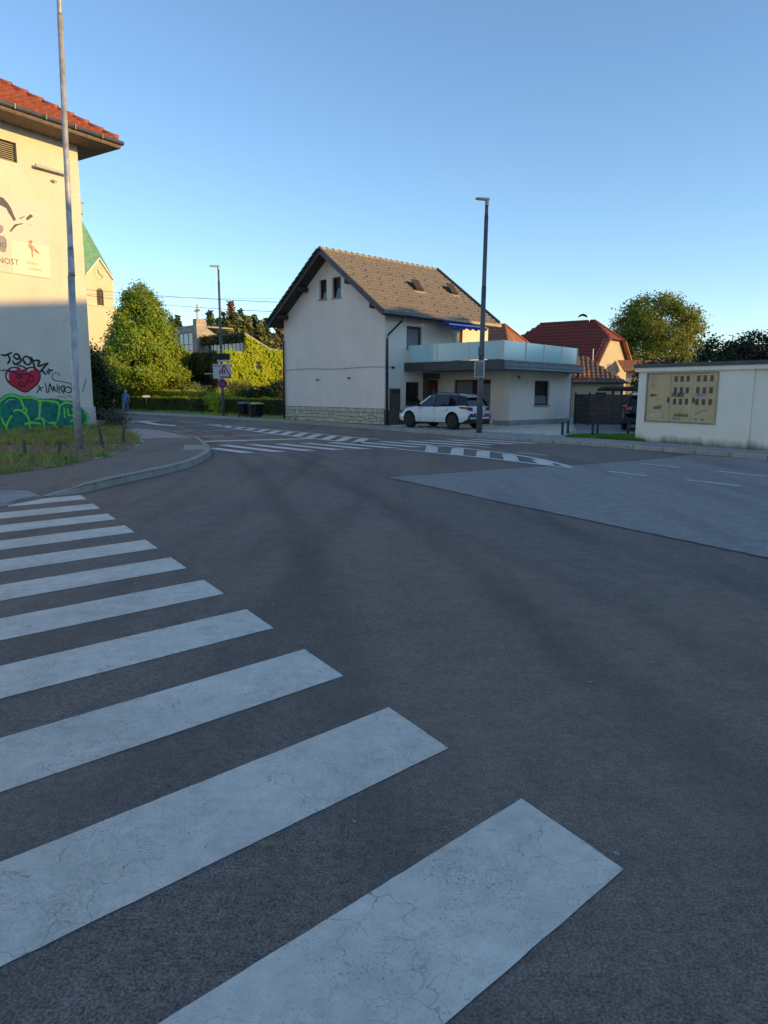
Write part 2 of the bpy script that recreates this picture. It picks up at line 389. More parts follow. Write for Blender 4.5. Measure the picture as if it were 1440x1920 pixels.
def clip_top(poly, a, b, c):
    """keep part of a (u,z) polygon where a*u + b*z <= c"""
    out = []
    for i, p in enumerate(poly):
        q = poly[(i + 1) % len(poly)]; dp = a * p[0] + b * p[1] - c; dq = a * q[0] + b * q[1] - c
        if dp <= 0: out.append(p)
        if dp * dq < 0:
            t = dp / (dp - dq); out.append((p[0] + (q[0] - p[0]) * t, p[1] + (q[1] - p[1]) * t))
    return out
def wall(mb, O, u, n, L, z0, z1, holes=(), depth=.16, clips=()):
    """vertical wall from 2D point O along u, outward normal n; rectangular holes (u0,u1,z0,z1) with reveals"""
    us = sorted({0, L} | {h[0] for h in holes} | {h[1] for h in holes}); zs = sorted({z0, z1} | {h[2] for h in holes} | {h[3] for h in holes})
    P = lambda a, z, d=0: (O[0] + u[0] * a - n[0] * d, O[1] + u[1] * a - n[1] * d, z)
    for a, b in zip(us, us[1:]):
        for c, d in zip(zs, zs[1:]):
            mu, mz = (a + b) / 2, (c + d) / 2
            if any(h[0] < mu < h[1] and h[2] < mz < h[3] for h in holes): continue
            poly = [(a, c), (b, c), (b, d), (a, d)]
            for k in clips: poly = clip_top(poly, *k)
            if len(poly) >= 3: mb.face([P(x, z) for x, z in poly])
    for h in holes:
        a, b, c, d = h[:4]
        mb.face([P(a, c), P(b, c), P(b, c, depth), P(a, c, depth)]); mb.face([P(a, d), P(a, d, depth), P(b, d, depth), P(b, d)])
        mb.face([P(a, c), P(a, c, depth), P(a, d, depth), P(a, d)]); mb.face([P(b, c), P(b, d), P(b, d, depth), P(b, c, depth)])
def window(parent, O, u, n, a, b, c, d, frame='window_brown', glass='window_glass', rec=.10, fw=.07, mull=0, bars=0, sill=None, name='window', open_=0):
    """a window in the hole a..b x c..d of a wall (O,u,n)"""
    mb = MB(); u3 = Vector((u[0], u[1], 0)); n3 = Vector((n[0], n[1], 0)); z3 = Vector((0, 0, 1))
    P = lambda x, z, dd=0: Vector((O[0], O[1], 0)) + u3 * x + z3 * z - n3 * (rec + dd)
    ft = .05
    mb.obox(P(a, c), u3 * (b - a), z3 * fw, n3 * ft); mb.obox(P(a, d - fw), u3 * (b - a), z3 * fw, n3 * ft)
    mb.obox(P(a, c + fw), u3 * fw, z3 * (d - c - 2 * fw), n3 * ft); mb.obox(P(b - fw, c + fw), u3 * fw, z3 * (d - c - 2 * fw), n3 * ft)
    for k in range(mull):
        x = a + (b - a) * (k + 1) / (mull + 1); mb.obox(P(x - fw / 2, c + fw), u3 * fw, z3 * (d - c - 2 * fw), n3 * (ft * .9))
    for k in range(bars):
        z = c + (d - c) * (k + 1) / (bars + 1); mb.obox(P(a + fw, z - .02), u3 * (b - a - 2 * fw), z3 * .04, n3 * (ft * .8))
    w = mb.build(name, frame, parent)
    xs = [a + (b - a) * k / (mull + 1) for k in range(mull + 2)]
    for x0, x1 in zip(xs, xs[1:]):
        g = MB(); g.obox(P(x0 + fw * .3, c + fw * .3, -.012) , u3 * (x1 - x0 - fw * .6), z3 * (d - c - fw * .6), n3 * .008)
        if open_:
            g = MB(); g.obox(P(x0 + fw * .5, c + fw * .5, -.03), u3 * (x1 - x0 - fw), z3 * (d - c - fw) - n3 * open_, n3 * .012)
        g.build('pane', glass, w)
    if open_:
        g = MB(); g.obox(P(a + fw * .3, c + fw * .3, .03), u3 * (b - a - fw * .6), z3 * (d - c - fw * .6), n3 * .01); g.build('dark_opening', 'black_plastic', w)
    if sill:
        s_ = MB(); s_.obox(P(a - .06, c - .05, -(rec + .06)), u3 * (b - a + .12), z3 * .045, -n3 * (rec + .06)); s_.build('sill', sill, w)
    return w
def ribbon(mb, P, pts, w, off):
    """stroke on a wall; P(t,z,off) maps to 3D; w width"""
    pts = smooth_line(pts, 2) if len(pts) > 2 else pts
    L, R = [], []
    for i, p in enumerate(pts):
        a = pts[max(0, i - 1)]; b = pts[min(len(pts) - 1, i + 1)]
        dx, dz = b[0] - a[0], b[1] - a[1]; l = math.hypot(dx, dz) or 1
        ww = w * (.55 + .45 * math.sin(math.pi * min(1, max(0, (i + .6) / len(pts)))))
        L.append((p[0] - dz / l * ww / 2, p[1] + dx / l * ww / 2)); R.append((p[0] + dz / l * ww / 2, p[1] - dx / l * ww / 2))
    for i in range(len(pts) - 1):
        o = off + .0004 * (i % 3)
        mb.face([P(*L[i], o), P(*L[i + 1], o), P(*R[i + 1], o), P(*R[i], o)])
def tile_roof(name, mat, parent, O, eu, ev, nr, Lu, Lv, tw, th, keep=None, lift=.05, jit=.004):
    """overlapping curved tiles on a roof plane, joined into one part"""
    O, eu, ev, nr = Vector(O), Vector(eu).normalized(), Vector(ev).normalized(), Vector(nr).normalized()
    mb = MB(); prof = ((0, 0), (.16, .75), (.36, 1.0), (.58, .45), (.8, .05), (1.0, .1))
    for r in range(int(Lv / th) + 1):
        for c in range(int(math.ceil(Lu / tw))):
            u0, v0 = c * tw, r * th
            if keep and not keep(u0 + tw / 2, v0 + th * .5): continue
            j = random.uniform(-jit, jit); vs = []
            for (pv, hh) in ((v0 - .02, lift), (v0 + th * 1.05, .008)):
                if pv > Lv: pv = Lv
                for f, h in prof: vs.append(O + eu * (u0 + f * tw) + ev * (pv + j) + nr * (.02 + hh + h * .055 + j))
            for f, h in prof: vs.append(O + eu * (u0 + f * tw) + ev * (v0 - .02 + j) + nr * .012)
            k = len(prof); fs = [(i, i + 1, k + i + 1, k + i) for i in range(k - 1)] + [(2 * k + i, 2 * k + i + 1, i + 1, i) for i in range(k - 1)]
            mb.add(vs, fs)
    o = mb.build(name, mat, parent); o['kind'] = 'stuff'
    return o

# ------------------------------------------------------------------ the ground, roads, pavements
mb = MB(); mb.face([(-500, -300, -.06), (500, -300, -.06), (500, 700, -.06), (-500, 700, -.06)])
tag(mb.build('ground', 'turf'), kind='structure')
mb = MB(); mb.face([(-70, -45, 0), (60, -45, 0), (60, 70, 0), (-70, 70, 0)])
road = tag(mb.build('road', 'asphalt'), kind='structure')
def flat(name, poly, z, mat, parent, thick=None):
    b = MB()
    if thick: b.prism(poly, z - thick, z)
    else: b.face([(x, y, z) for x, y in poly])
    return b.build(name, mat, parent)
# older, paler asphalt of the main road
flat('asphalt_patch', [(.02, 13.81), (1.78, 14.94), (3.26, 15.91), (4.34, 16.36), (6.2, 17.6), (7.67, 18.72), (8.3, 19.3), (9.9, 18.1), (30, -10), (22, -12), (9.5, -3), (3.91, 7.04), (1.67, 10.88), (.51, 13.02)], .004, 'asphalt_old', road)
Z1, Z2, Z3 = .008, .0085, .012
jp = [(9.5, -3), (3.91, 7.04), (1.67, 10.88), (.51, 13.02), (.02, 13.81), (1.78, 14.94), (3.26, 15.91), (4.34, 16.36), (6.2, 17.6), (7.67, 18.72)]
fj, lj = along(jp); jl, jr = [], []
for i in range(260):                                   # ragged tar seam round the paler asphalt
    p, t = fj(lj * i / 259); w = random.uniform(.012, .04); q = Vector((-t.y, t.x)); c_ = p + q * random.uniform(-.012, .012); jl.append(c_ + q * w); jr.append(c_ - q * w)
mb = MB()
for i in range(259): mb.face([(jr[i].x, jr[i].y, .006), (jr[i + 1].x, jr[i + 1].y, .006), (jl[i + 1].x, jl[i + 1].y, .006), (jl[i].x, jl[i].y, .006)])
mb.build('tar_joint', 'tar', road)
sd = Vector((-.737, -.676))
for k in range(11):                                    # the near crossing
    F = Vector((.572, 2.685)) + Vector((-.5415, .852)) * k; N = F + Vector((.277, -.437))
    L = 5.2 if k < 10 else 1.1
    rag = [F, F + sd * L, N + sd * L, N]
    pts = []
    for a, b in zip(rag, rag[1:] + rag[:1]):           # slightly uneven painted edge
        m_ = max(2, int((b - a).length / .06))
        for i in range(m_):
            p = a.lerp(b, i / m_); q = (b - a).normalized(); w = random.uniform(-.0015, .0015) if i else 0
            pts.append((p.x - q.y * w, p.y + q.x * w))
    flat('crosswalk_stripe', pts, .003, 'road_paint', road)
for k in range(12):                                    # the far crossing
    a = Vector((-6.0, 21.58)) + Vector((.812, .342)) * k; b = Vector((-3.86, 19.15)) + Vector((.785, .382)) * k
    w = Vector((.36, .12))
    if k == 0: a = a.lerp(b, .35)
    flat('crosswalk_stripe', [a, a + w, b + w * 1.05, b], Z1, 'road_paint_fresh', road)
def line(name, pts, w, z=Z1, mat='road_paint_fresh'):
    pts = [Vector(p) for p in pts]; L, R = [], []
    for i, p in enumerate(pts):
        d = (pts[min(i + 1, len(pts) - 1)] - pts[max(i - 1, 0)]).normalized(); nn = Vector((-d.y, d.x)) * w / 2
        L.append(p + nn); R.append(p - nn)
    b = MB()
    for i in range(len(pts) - 1): b.face([(R[i].x, R[i].y, z), (R[i + 1].x, R[i + 1].y, z), (L[i + 1].x, L[i + 1].y, z), (L[i].x, L[i].y, z)])
    return b.build(name, mat, road)
up1 = [(-8.9, 36.2), (-5.69, 31.91), (-3.67, 29.47), (-1.66, 26.67), (-.2, 24.9)]; lo1 = [(-8.9, 35.7), (-6.55, 31.56), (-3.98, 27.39), (-2.4, 25.08), (-1.48, 23.8)]
up2 = smooth_line([(1.75, 22.1), (2.1, 21.59), (3.03, 19.98), (3.63, 18.75), (4.04, 17.16), (4.18, 15.9)], 2); lo2 = [(.35, 20.8), (.91, 20.09), (1.88, 18.86), (2.71, 17.85), (3.28, 16.93), (4.18, 15.7)]
for l in (up1, lo1, up2, lo2): line('island_outline', l, .16, Z3)
for a, b in (((1.50, 22.2), (1.30, 19.75)), ((2.2, 21.2), (1.92, 18.86)), ((2.82, 20.2), (2.52, 18.16)), ((3.36, 19.2), (3.12, 17.3)), ((3.85, 17.7), (3.78, 16.4)),
             ((-8.2, 35.2), (-8.0, 34.2)), ((-7.4, 34.1), (-7.3, 32.9)), ((-6.6, 33.0), (-6.55, 31.7)), ((-5.85, 32.1), (-5.95, 30.6)), ((-5.15, 31.2), (-5.25, 29.4)), ((-4.5, 30.4), (-4.58, 28.4)),
             ((-3.85, 29.6), (-3.95, 27.4)), ((-3.2, 28.7), (-3.33, 26.5)), ((-2.55, 27.8), (-2.74, 25.6)), ((-1.9, 26.9), (-2.1, 24.7)), ((-1.3, 26.1), (-1.55, 24.0)), ((-.7, 25.4), (-.95, 23.3))):
    line('hatch_bar', [a, b], .36, Z1)
for a, b in (((-7.62, 29.66), (-6.23, 30.97)), ((-7.2, 25.75), (-5.97, 26.4)), ((-5.67, 26.51), (-4.08, 27.67)), ((-9.17, 29.19), (-8.05, 29.68)), ((-11.23, 32.41), (-10.27, 32.89)), ((-9.7, 33.3), (-8.64, 34.6)),
             ((-11.19, 38.93), (-10.29, 37.72)), ((-10.57, 38.74), (-9.44, 37.19)), ((-13.87, 40.0), (-12.27, 41.27)), ((-16.04, 45.53), (-13.49, 42.87)), ((-17.5, 47.6), (-16.6, 46.3))):
    line('lane_line', [a, b], .14, Z1)
line('stop_line', [(-5.97, 23.53), (-2.5, 25.3)], .42, Z1)
flat('direction_arrow', [(-14.3, 38.2), (-12.5, 40.1), (-12.75, 38.5), (-11.0, 35.4), (-10.2, 34.9), (-9.9, 33.74), (-11.1, 34.6), (-13.0, 37.9)], Z1, 'road_paint_fresh', road)
for a, b in (((6.09, 16.79), (6.65, 15.94)), ((4.78, 15.08), (5.31, 14.27)), ((7.18, 15.19), (7.75, 14.3)), ((5.84, 13.62), (6.44, 12.74)), ((3.72, 19.67), (4.32, 18.88)), ((2.35, 22.9), (3.2, 21.5))):
    line('lane_dash', [a, b], .12, Z1 + .002, 'road_paint_fresh')
# ---- left pavement with its kerb
KL = [(-20.1, -2.9), (-9.1, 7.1), (-5.51, 10.04), (-5.27, 10.95), (-4.92, 11.45), (-4.84, 12.0), (-4.75, 12.6), (-4.56, 13.5), (-4.38, 14.4), (-4.27, 15.5), (-4.30, 16.8), (-4.5, 18.4), (-4.9, 20.0), (-5.7, 22.4), (-6.3, 24.0), (-7.3, 26.0), (-9.2, 29.45), (-11.4, 32.9), (-14.96, 38.84), (-20, 45.5), (-34, 58), (-60, 75)]
INN = [(-20, .95), (-9.0, 11.2), (-7.05, 12.94), (-6.81, 13.55), (-6.57, 14.43), (-6.49, 16.15), (-6.6, 17.6), (-6.62, 18.4), (-6.9, 19.9), (-7.3, 21.42), (-7.9, 22.82), (-10.2, 28.0), (-12.6, 32.2), (-16.5, 38.6), (-21.5, 44.6), (-35, 57), (-60, 73)]
fK, lenK = along(KL)
mb = MB()
def kz(p): return .014 if (p[1] < 11.2) else .12
K2 = [fK(lenK * i / 160.0)[0] for i in range(161)]; fI, lenI = along(INN); I2 = [fI(lenI * i / 160.0)[0] for i in range(161)]
for i in range(160):
    a, b, c, d = K2[i], K2[i + 1], I2[i + 1], I2[i]
    mb.face([(a.x, a.y, kz(a)), (b.x, b.y, kz(b)), (c.x, c.y, .12), (d.x, d.y, .12)])
pav = tag(mb.build('pavement', 'asphalt_path'), kind='structure')
tp = MB(); tp.add([(-9.6, 8.2, .062), (-6.07, 11.22, .072), (-5.72, 11.28, .06), (-5.24, 10.85, .006), (-5.46, 10.04, .006), (-8.98, 7.1, .006)], [(0, 5, 4, 1), (1, 4, 3, 2)])
tp.build('tactile_panel', 'concrete', pav)
for i in range(9):                                     # raised ribs of the tactile slab
    tr = MB(); f_ = (i + .5) / 9; a = Vector((-9.55, 8.15, .066)).lerp(Vector((-8.98, 7.2, .03)), f_); b = Vector((-6.1, 11.1, .075)).lerp(Vector((-5.56, 10.15, .03)), f_); tr.bar(a, b, .04, .012); tr.build('tactile_rib', 'concrete_pale', pav)
flat('ramp_panel', [(-5.75, 20.4), (-5.12, 20.3), (-4.72, 18.75), (-5.3, 18.7)], .124, 'concrete_pale', pav, .1)
flat('path_slab', [(-10.2, 29.3), (-8.9, 28.0), (-7.2, 25.2), (-6.35, 23.7), (-7.95, 23.2), (-10.2, 28.0)], .1235, 'concrete', pav, .1)
def kerb(fn, s0, s1, parent, left, h0=.0, h1=.135, w=.16, ramp_n=1, step=1.0):
    k = 0; s = s0
    while s < s1 - .05:
        e = min(s1, s + step); g = .008
        n_ = 4; g = .013; ib, it, ob, ot = [], [], [], []
        for i in range(n_ + 1):
            p, t = fn(s + g + (e - s - 2 * g) * i / n_); q = Vector((-t.y, t.x)) * (1 if left else -1)
            hh = h1 if k >= ramp_n else .02 + (h1 - .02) * (i / n_)
            o_, i_ = p, p + q * w
            ob.append((o_.x, o_.y, -.02)); ot.append((o_.x + q.x * .018, o_.y + q.y * .018, hh - .012)); ib.append((i_.x, i_.y, -.02)); it.append((o_.x + q.x * .03, o_.y + q.y * .03, hh))
            ib[-1] = (i_.x, i_.y, hh)
        b = MB()
        for i in range(n_):
            b.face([ob[i], ob[i + 1], ot[i + 1], ot[i]]); b.face([ot[i], ot[i + 1], it[i + 1], it[i]]); b.face([it[i], it[i + 1], ib[i + 1], ib[i]])
        for i, fl in ((0, 1), (n_, -1)):
            e_ = [ob[i], ot[i], it[i], ib[i], (ib[i][0], ib[i][1], -.02)]
            b.face(e_ if fl > 0 else e_[::-1])
        b.build('kerb_stone', 'kerb', parent)
        s = e; k += 1
sK = [0]
for a, b in zip(KL, KL[1:]): sK.append(sK[-1] + math.dist(a, b))
kerb(fK, sK[3], sK[17] + 6, pav, True)
# ---- far pavement and its kerb
KF = [(34, -17.5), (16, 9), (9.77, 18.04), (6.48, 22.75), (4.92, 24.5), (2.6, 27.6), (0, 31.3), (-2.6, 34.8), (-5.13, 37.9), (-9.4, 43.0), (-13.9, 47.7), (-21.5, 56.0), (-34, 67.5), (-60, 87)]
fF, lenF = along(KF)
IF = [(36, -16), (17.6, 10.0), (11.3, 19.0), (8.6, 23.6), (7.0, 26.0), (4.0, 29.6), (1.2, 32.8), (-1.6, 36.0), (-4.4, 39.6), (-8.3, 44.0), (-12.9, 48.8), (-20.6, 57.1), (-33.2, 68.7), (-59, 88.6)]
mb = MB(); FZ = .07
for i in range(len(KF) - 1):
    a, b, c, d = KF[i], KF[i + 1], IF[i + 1], IF[i]
    mb.face([(d[0], d[1], FZ), (c[0], c[1], FZ), (b[0], b[1], FZ), (a[0], a[1], FZ)])
fpav = tag(mb.build('far_pavement', 'concrete'), kind='structure')
sF = [0]
for a, b in zip(KF, KF[1:]): sF.append(sF[-1] + math.dist(a, b))
kerb(fF, sF[1] - 4, sF[4] + .3, fpav, False, h1=.11, w=.14, ramp_n=0)
kerb(fF, sF[4] + .3, sF[11], fpav, False, h1=.082, w=.12, ramp_n=0)
# ---- yards behind the far pavement: base sheet, driveway, pavers, lawn
mb = MB(); mb.face([(36, -16, .045), (70, -16, .045), (70, 75, .045), (-50, 75, .045)] + [(x, y, .045) for x, y in IF[:0:-1]])
tag(mb.build('yard_ground', 'asphalt_old'), kind='structure')
pv = MB()
pgd = Vector((.717, .697)); pge = Vector((.697, -.717))
cnt = 0
def inside(p, poly):
    c = False
    for (x1, y1), (x2, y2) in zip(poly, poly[1:] + poly[:1]):
        if (y1 > p[1]) != (y2 > p[1]) and p[0] < (x2 - x1) * (p[1] - y1) / (y2 - y1) + x1: c = not c
    return c
PAVE = [(0.2, 33.9), (2.95, 37.6), (6.0, 34.4), (9.8, 37.7), (8.2, 31.0), (6.6, 26.9), (4.3, 29.5), (1.4, 32.8)]
for i in range(-40, 60):
    for j in range(-50, 60):
        c = Vector((3, 32)) + pgd * (i * .42 + (j % 2) * .21) + pge * (j * .26)
        if not inside(c, PAVE): continue
        q = [c + pgd * (.2 * sx) + pge * (.118 * sy) for sx, sy in ((-1, -1), (-1, 1), (1, 1), (1, -1))]
        h = .082 + random.uniform(-.003, .003)
        pv.hexa([(p.x, p.y, .04) for p in q][::-1], [(p.x, p.y, h) for p in q][::-1])
tag(pv.build('paver_field', 'paver', fpav), kind='stuff')
LAWN = [(6.55, 25.9), (7.4, 26.9), (9.9, 27.2), (9.4, 24.9), (8.55, 23.7), (8.1, 24.5)]
flat('lawn_bed', LAWN, .075, 'turf', fpav)
# ---- grass verge by the tall building
VER = [(x, y) for x, y in INN[:12]] + [(-11.3, 30.6), (-12.6, 33.5), (-30, 36), (-40, 20), (-30, -6)]
VER_M = [Vector((x, y)) for x, y in VER]
vm = MB(); vm.face([(x, y, .125) for x, y in VER])
verge = tag(vm.build('verge', 'soil'), kind='structure')
fe, le = along(INN[2:12])
em = MB()                                             # narrow edging stones showing through
for s in np.arange(.3, le - .5, .9):
    if random.random() < .45: continue
    p, t = fe(s); em.bar((p.x, p.y, .125), (p.x + t.x * .8, p.y + t.y * .8, .125), .07, .05)
em.build('edging', 'concrete_pale', verge)
def blades(name, mat, parent, P, h, w=.012, lean=.35):
    P = np.asarray(P); N = len(P); a = rng.uniform(0, 2 * np.pi, N); hh = h * rng.uniform(.5, 1.25, N)
    side = np.stack([np.cos(a), np.sin(a), np.zeros(N)], 1) * w; b = rng.uniform(0, 2 * np.pi, N)
    ln = rng.uniform(.1, 1, N) * lean * hh
    mid = P + np.stack([np.cos(b) * ln * .35, np.sin(b) * ln * .35, hh * .6], 1); tip = P + np.stack([np.cos(b) * ln, np.sin(b) * ln, hh], 1)
    return tag(quadmesh(name, np.stack([P - side, P + side, mid + side * .6, tip], 1), 4, mat, parent), kind='stuff')
def dirt(p):      # bare, trodden ground
    d1 = ((p[0] + 7.4) / .9) ** 2 + ((p[1] - 18.9) / 2.2) ** 2
    d2 = ((p[0] + 9.6) / 2.6) ** 2 + ((p[1] - 18.8) / 1.1) ** 2
    return max(math.exp(-d1 * 1.0), math.exp(-d2 * .9))
G1, G2, G3 = [], [], []
tuft = [(rng.uniform(-13.5, -6.3), rng.uniform(12.5, 31), rng.uniform(.5, 1.6)) for _ in range(170)]
while len(G1) < 34000:
    x, y = rng.uniform(-15, -6.3), rng.uniform(11.5, 31.5)
    if not inside((x, y), VER): continue
    k = max(dirt((x, y)), .55 * (math.sin(x * 2.3 + 1.1 * math.sin(y * 1.3)) * math.sin(y * 1.7 + x * .6) > .35))
    if rng.random() < k * 2.3: 
        if rng.random() < .05: G3.append((x, y, .125))
        continue
    (G1 if rng.random() > .16 + .3 * k else G3).append((x, y, .125))
for tx, ty, th_ in tuft:
    if not inside((tx, ty), VER) or dirt((tx, ty)) > .5: continue
    m_ = int(45 * th_)
    for _ in range(m_): G2.append((tx + rng.normal() * .10, ty + rng.normal() * .10, .125))
G1 = np.array(G1)
near = G1[:, 1] < 17.2
blades('grass', 'grass_blade', verge, G1[near], .115, .010)
blades('grass', 'grass_blade', verge, G1[~near], .10, .013)
blades('tall_grass', 'grass_blade', verge, G2, .21, .010, .5)
blades('dry_grass', 'grass_dry', verge, G3, .17, .012, .9)
L1 = []
while len(L1) < 9000:
    x, y = rng.uniform(6.4, 10), rng.uniform(23.5, 27.3)
    if inside((x, y), LAWN): L1.append((x, y, .075))
blades('lawn_grass', 'grass_lawn', fpav, L1, .09, .012)
# low weeds along the hedge foot and in the kerb gaps
W = []
for s in np.arange(sF[8], sF[12], .02):
    p, t = fF(s); q = Vector((t.y, -t.x)); o_ = rng.uniform(1.25, 2.6); W.append((p.x + q.x * o_, p.y + q.y * o_, .05))
blades('verge_grass', 'grass_blade', fpav, W, .22, .03)
W = []
for (x, y, n_) in ((-6.15, 23.5, 40), (-7.0, 25.2, 60), (-7.8, 26.6, 45), (-9.0, 28.9, 40)):
    for _ in range(n_): k_ = rng.normal() * .5; W.append((x - .5 * k_ + rng.normal() * .06, y + .86 * k_ + rng.normal() * .06, .1))
blades('kerb_weeds', 'grass_dry', pav, W, .07, .012, .8)
blades('road_weed', 'grass_blade', road, [(-.43 + rng.normal() * .007, 2.36 + rng.normal() * .007, .002) for _ in range(11)], .032, .0014, 1.1)
# litter and loose bits on the asphalt
lb = MB()
for _ in range(70):
    x, y = rng.uniform(-3, 4), rng.uniform(1.8, 9); s_ = rng.uniform(.004, .012); a = rng.uniform(0, 6)
    lb.box((x, y, .001), s_ * 2.2, s_ * .7, .003, a)
tag(lb.build('grit', 'concrete_pale', road), kind='stuff')
# timber stakes in the verge
for i, (x, y, h, tx, lb_) in enumerate(((-7.95, 15.7, .42, .02, 'short weathered timber stake in tall grass nearest the viewer'), (-7.55, 16.4, .30, -.05, 'stub of timber stake half hidden in the tall grass'),
                                     (-7.35, 18.6, .55, .10, 'leaning dark timber stake beside the galvanised lamp post'), (-7.75, 21.1, .5, -.03, 'dark timber stake at the far end of the bare verge'))):
    t = thing('timber_stake', (x, y, .12), lb_, 'stake', 'stakes in the grass verge')
    b = MB(); b.tube([(x, y, .05), (x - tx * .5, y, .12 + h * .5), (x - tx, y + .02, .12 + h)], [.045, .042, .036], 7); b.build('post', 'bark_grey', t)
    b = MB(); b.tube([(x - tx, y + .02, .12 + h - .01), (x - tx, y + .02, .12 + h + .025)], [.036, .02], 7); b.build('top', 'bark', t)

# ------------------------------------------------------------------ tall building on the left
CL = Vector((-12.14, 29.88)); dL = Vector((.552, .834)); nL = Vector((.834, -.552))
bl = thing('plastered_building', (-14, 27, .1), 'tall white roughcast building with red tiled hip roof, poster and graffiti', 'building')
uL = -dL                                                  # along the wall, away from the corner
LB, WB, ZE = 13.0, 10.0, 11.15
mb = MB()
wall(mb, CL, uL, nL, LB, .1, ZE, [(2.5, 4.1, 9.86, 10.55), (6.2, 7.8, 9.86, 10.55)], .2)
wall(mb, CL, -nL, dL, WB, .1, ZE, [(3.0, 4.2, 6.5, 8.0), (6.0, 7.2, 6.5, 8.0), (3.0, 4.2, 2.6, 4.1)], .2)
c2 = CL + uL * LB; c3 = CL - nL * WB
wall(mb, c2, -nL, -dL, WB, .1, ZE); wall(mb, c3, uL, -nL, LB, .1, ZE)
mb.build('wall', 'plaster_rough', bl)
def WP(t, z, off=0): p = CL + uL * t + nL * off; return (p.x, p.y, z)
mb = MB()
q = [CL + nL * .06 + dL * .06, CL + nL * .06 + uL * LB, CL + uL * LB - nL * .05, CL - nL * .05 + dL * .06]
mb.prism(q, .05, .98); q = [CL + nL * .06 + dL * .063, CL - nL * WB + dL * .063, CL - nL * WB, CL - dL * .02 + nL * .06]
mb.prism([CL - nL * .06 + dL * .06, CL - nL * WB + dL * .06, CL - nL * WB, CL - nL * .06], .05, .975)
mb.build('plinth', 'plinth', bl)
window(bl, CL, uL, nL, 2.5, 4.1, 9.86, 10.55, 'timber_dark', 'black_plastic', .16, .06, 1, 0)
wv = MB()
for i in range(9): wv = MB(); wv.obox(WP(2.58, 9.93 + i * .068, -.12), Vector((uL.x, uL.y, 0)) * 1.45, Vector((nL.x, nL.y, 0)) * .04 - Vector((0, 0, .025)), Vector((0, 0, .012))); wv.build('blind_slat', 'gutter_tan', bl)
window(bl, CL, uL, nL, 6.2, 7.8, 9.86, 10.55, 'timber_dark', 'window_glass', .16, .06, 1, 0)
for a, b, c, d in ((3.0, 4.2, 6.5, 8.0), (6.0, 7.2, 6.5, 8.0), (3.0, 4.2, 2.6, 4.1)): window(bl, CL, -nL, dL, a, b, c, d, 'timber_dark', 'window_glass', .14, .07, 1, 0)
# roof: hips rise from every corner
OV = 1.15; SL = math.tan(math.radians(31))
E0 = CL + nL * OV + dL * OV; E1 = CL + uL * LB + nL * OV - dL * OV; E2 = c2 - nL * (WB + OV) - dL * OV; E3 = c3 - nL * OV + dL * OV
hw = (WB + 2 * OV) / 2; ZR = 11.38; zr = ZR + hw * SL
r0 = E0 - nL * hw - dL * hw; r1 = E1 - nL * hw + dL * hw
mb = MB()
for a, b, c, d in ((E0, E1, r1, r0), (E2, E3, r0, r1)): mb.face([V3(a, ZR), V3(b, ZR), V3(c, zr), V3(d, zr)])
mb.face([V3(E3, ZR), V3(E0, ZR), V3(r0, zr)]); mb.face([V3(E1, ZR), V3(E2, ZR), V3(r1, zr)])
roofL = mb.build('roof', 'tile_red', bl)
mb = MB(); mb.prism([E0, E1, E2, E3], ZE - .02, ZE + .02); mb.build('soffit', 'timber_soffit', bl)
mb = MB()
for a, b in ((E0, E1), (E1, E2), (E2, E3), (E3, E0)): mb.bar(V3(a, ZE + .12), V3(b, ZE + .12), .03, .2)
mb.build('fascia_board', 'timber_soffit', bl)
up = Vector((-nL.x * math.cos(math.radians(31)), -nL.y * math.cos(math.radians(31)), math.sin(math.radians(31))))
nr = Vector((nL.x * math.sin(math.radians(31)), nL.y * math.sin(math.radians(31)), math.cos(math.radians(31))))
cs = math.cos(math.radians(31))
tile_roof('roof_tiles', 'tile_red', roofL, V3(E0, ZR), Vector((uL.x, uL.y, 0)), up, nr, 9.0, 6.3, .31, .36, keep=lambda u, v: u > v * cs + .1)
up2_ = Vector((-dL.x * cs, -dL.y * cs, math.sin(math.radians(31)))); nr2 = Vector((dL.x * math.sin(math.radians(31)), dL.y * math.sin(math.radians(31)), cs))
for i in range(16):                                         # ridge caps up the hip
    a = V3(E0, ZR + .05).lerp(V3(r0, zr + .05), .01 + i * .062); b = V3(E0, ZR + .05).lerp(V3(r0, zr + .05), .01 + (i + 1.1) * .062)
    m = MB(); m.tube([a + Vector((0, 0, .035)), a.lerp(b, .25) + Vector((0, 0, .02)), b], [.15, .125, .105], 9); m.build('ridge_cap', 'tile_red', roofL, True)
for a, b in ((E0, E1), (E3, E0)):
    d = (V3(b, 0) - V3(a, 0)).normalized(); n_ = Vector((d.y, -d.x, 0)); n_ = n_ if n_.dot(V3(E0, 0) - V3(E2, 0)) > 0 else -n_
    m = MB(); m.tube([V3(a, ZR - .05) + n_ * .07 - d * .08, V3(b, ZR - .05) + n_ * .07 + d * .05], .075, 10); m.build('gutter', 'gutter', bl, True)
for i in range(9):
    hk = MB(); p = E0 + uL * (.9 + i * 1.15) + nL * .07; hk.box((p.x, p.y, ZR - .135), .035, .17, .17, math.atan2(nL.y, nL.x) + math.pi / 2); hk.build('gutter_bracket', 'gutter', bl)
m = MB(); m.obox(WP(.62, 9.86, .13), Vector((uL.x, uL.y, 0)) * 1.3, Vector((nL.x, nL.y, 0)) * .1, Vector((0, 0, .1))); tl = m.build('tube_lamp', 'lamp_head', bl)
for a in (.9, 1.6): m = MB(); m.obox(WP(a, 9.89, 0), Vector((uL.x, uL.y, 0)) * .06, Vector((nL.x, nL.y, 0)) * .14, Vector((0, 0, .05))); m.build('bracket', 'gutter', tl)
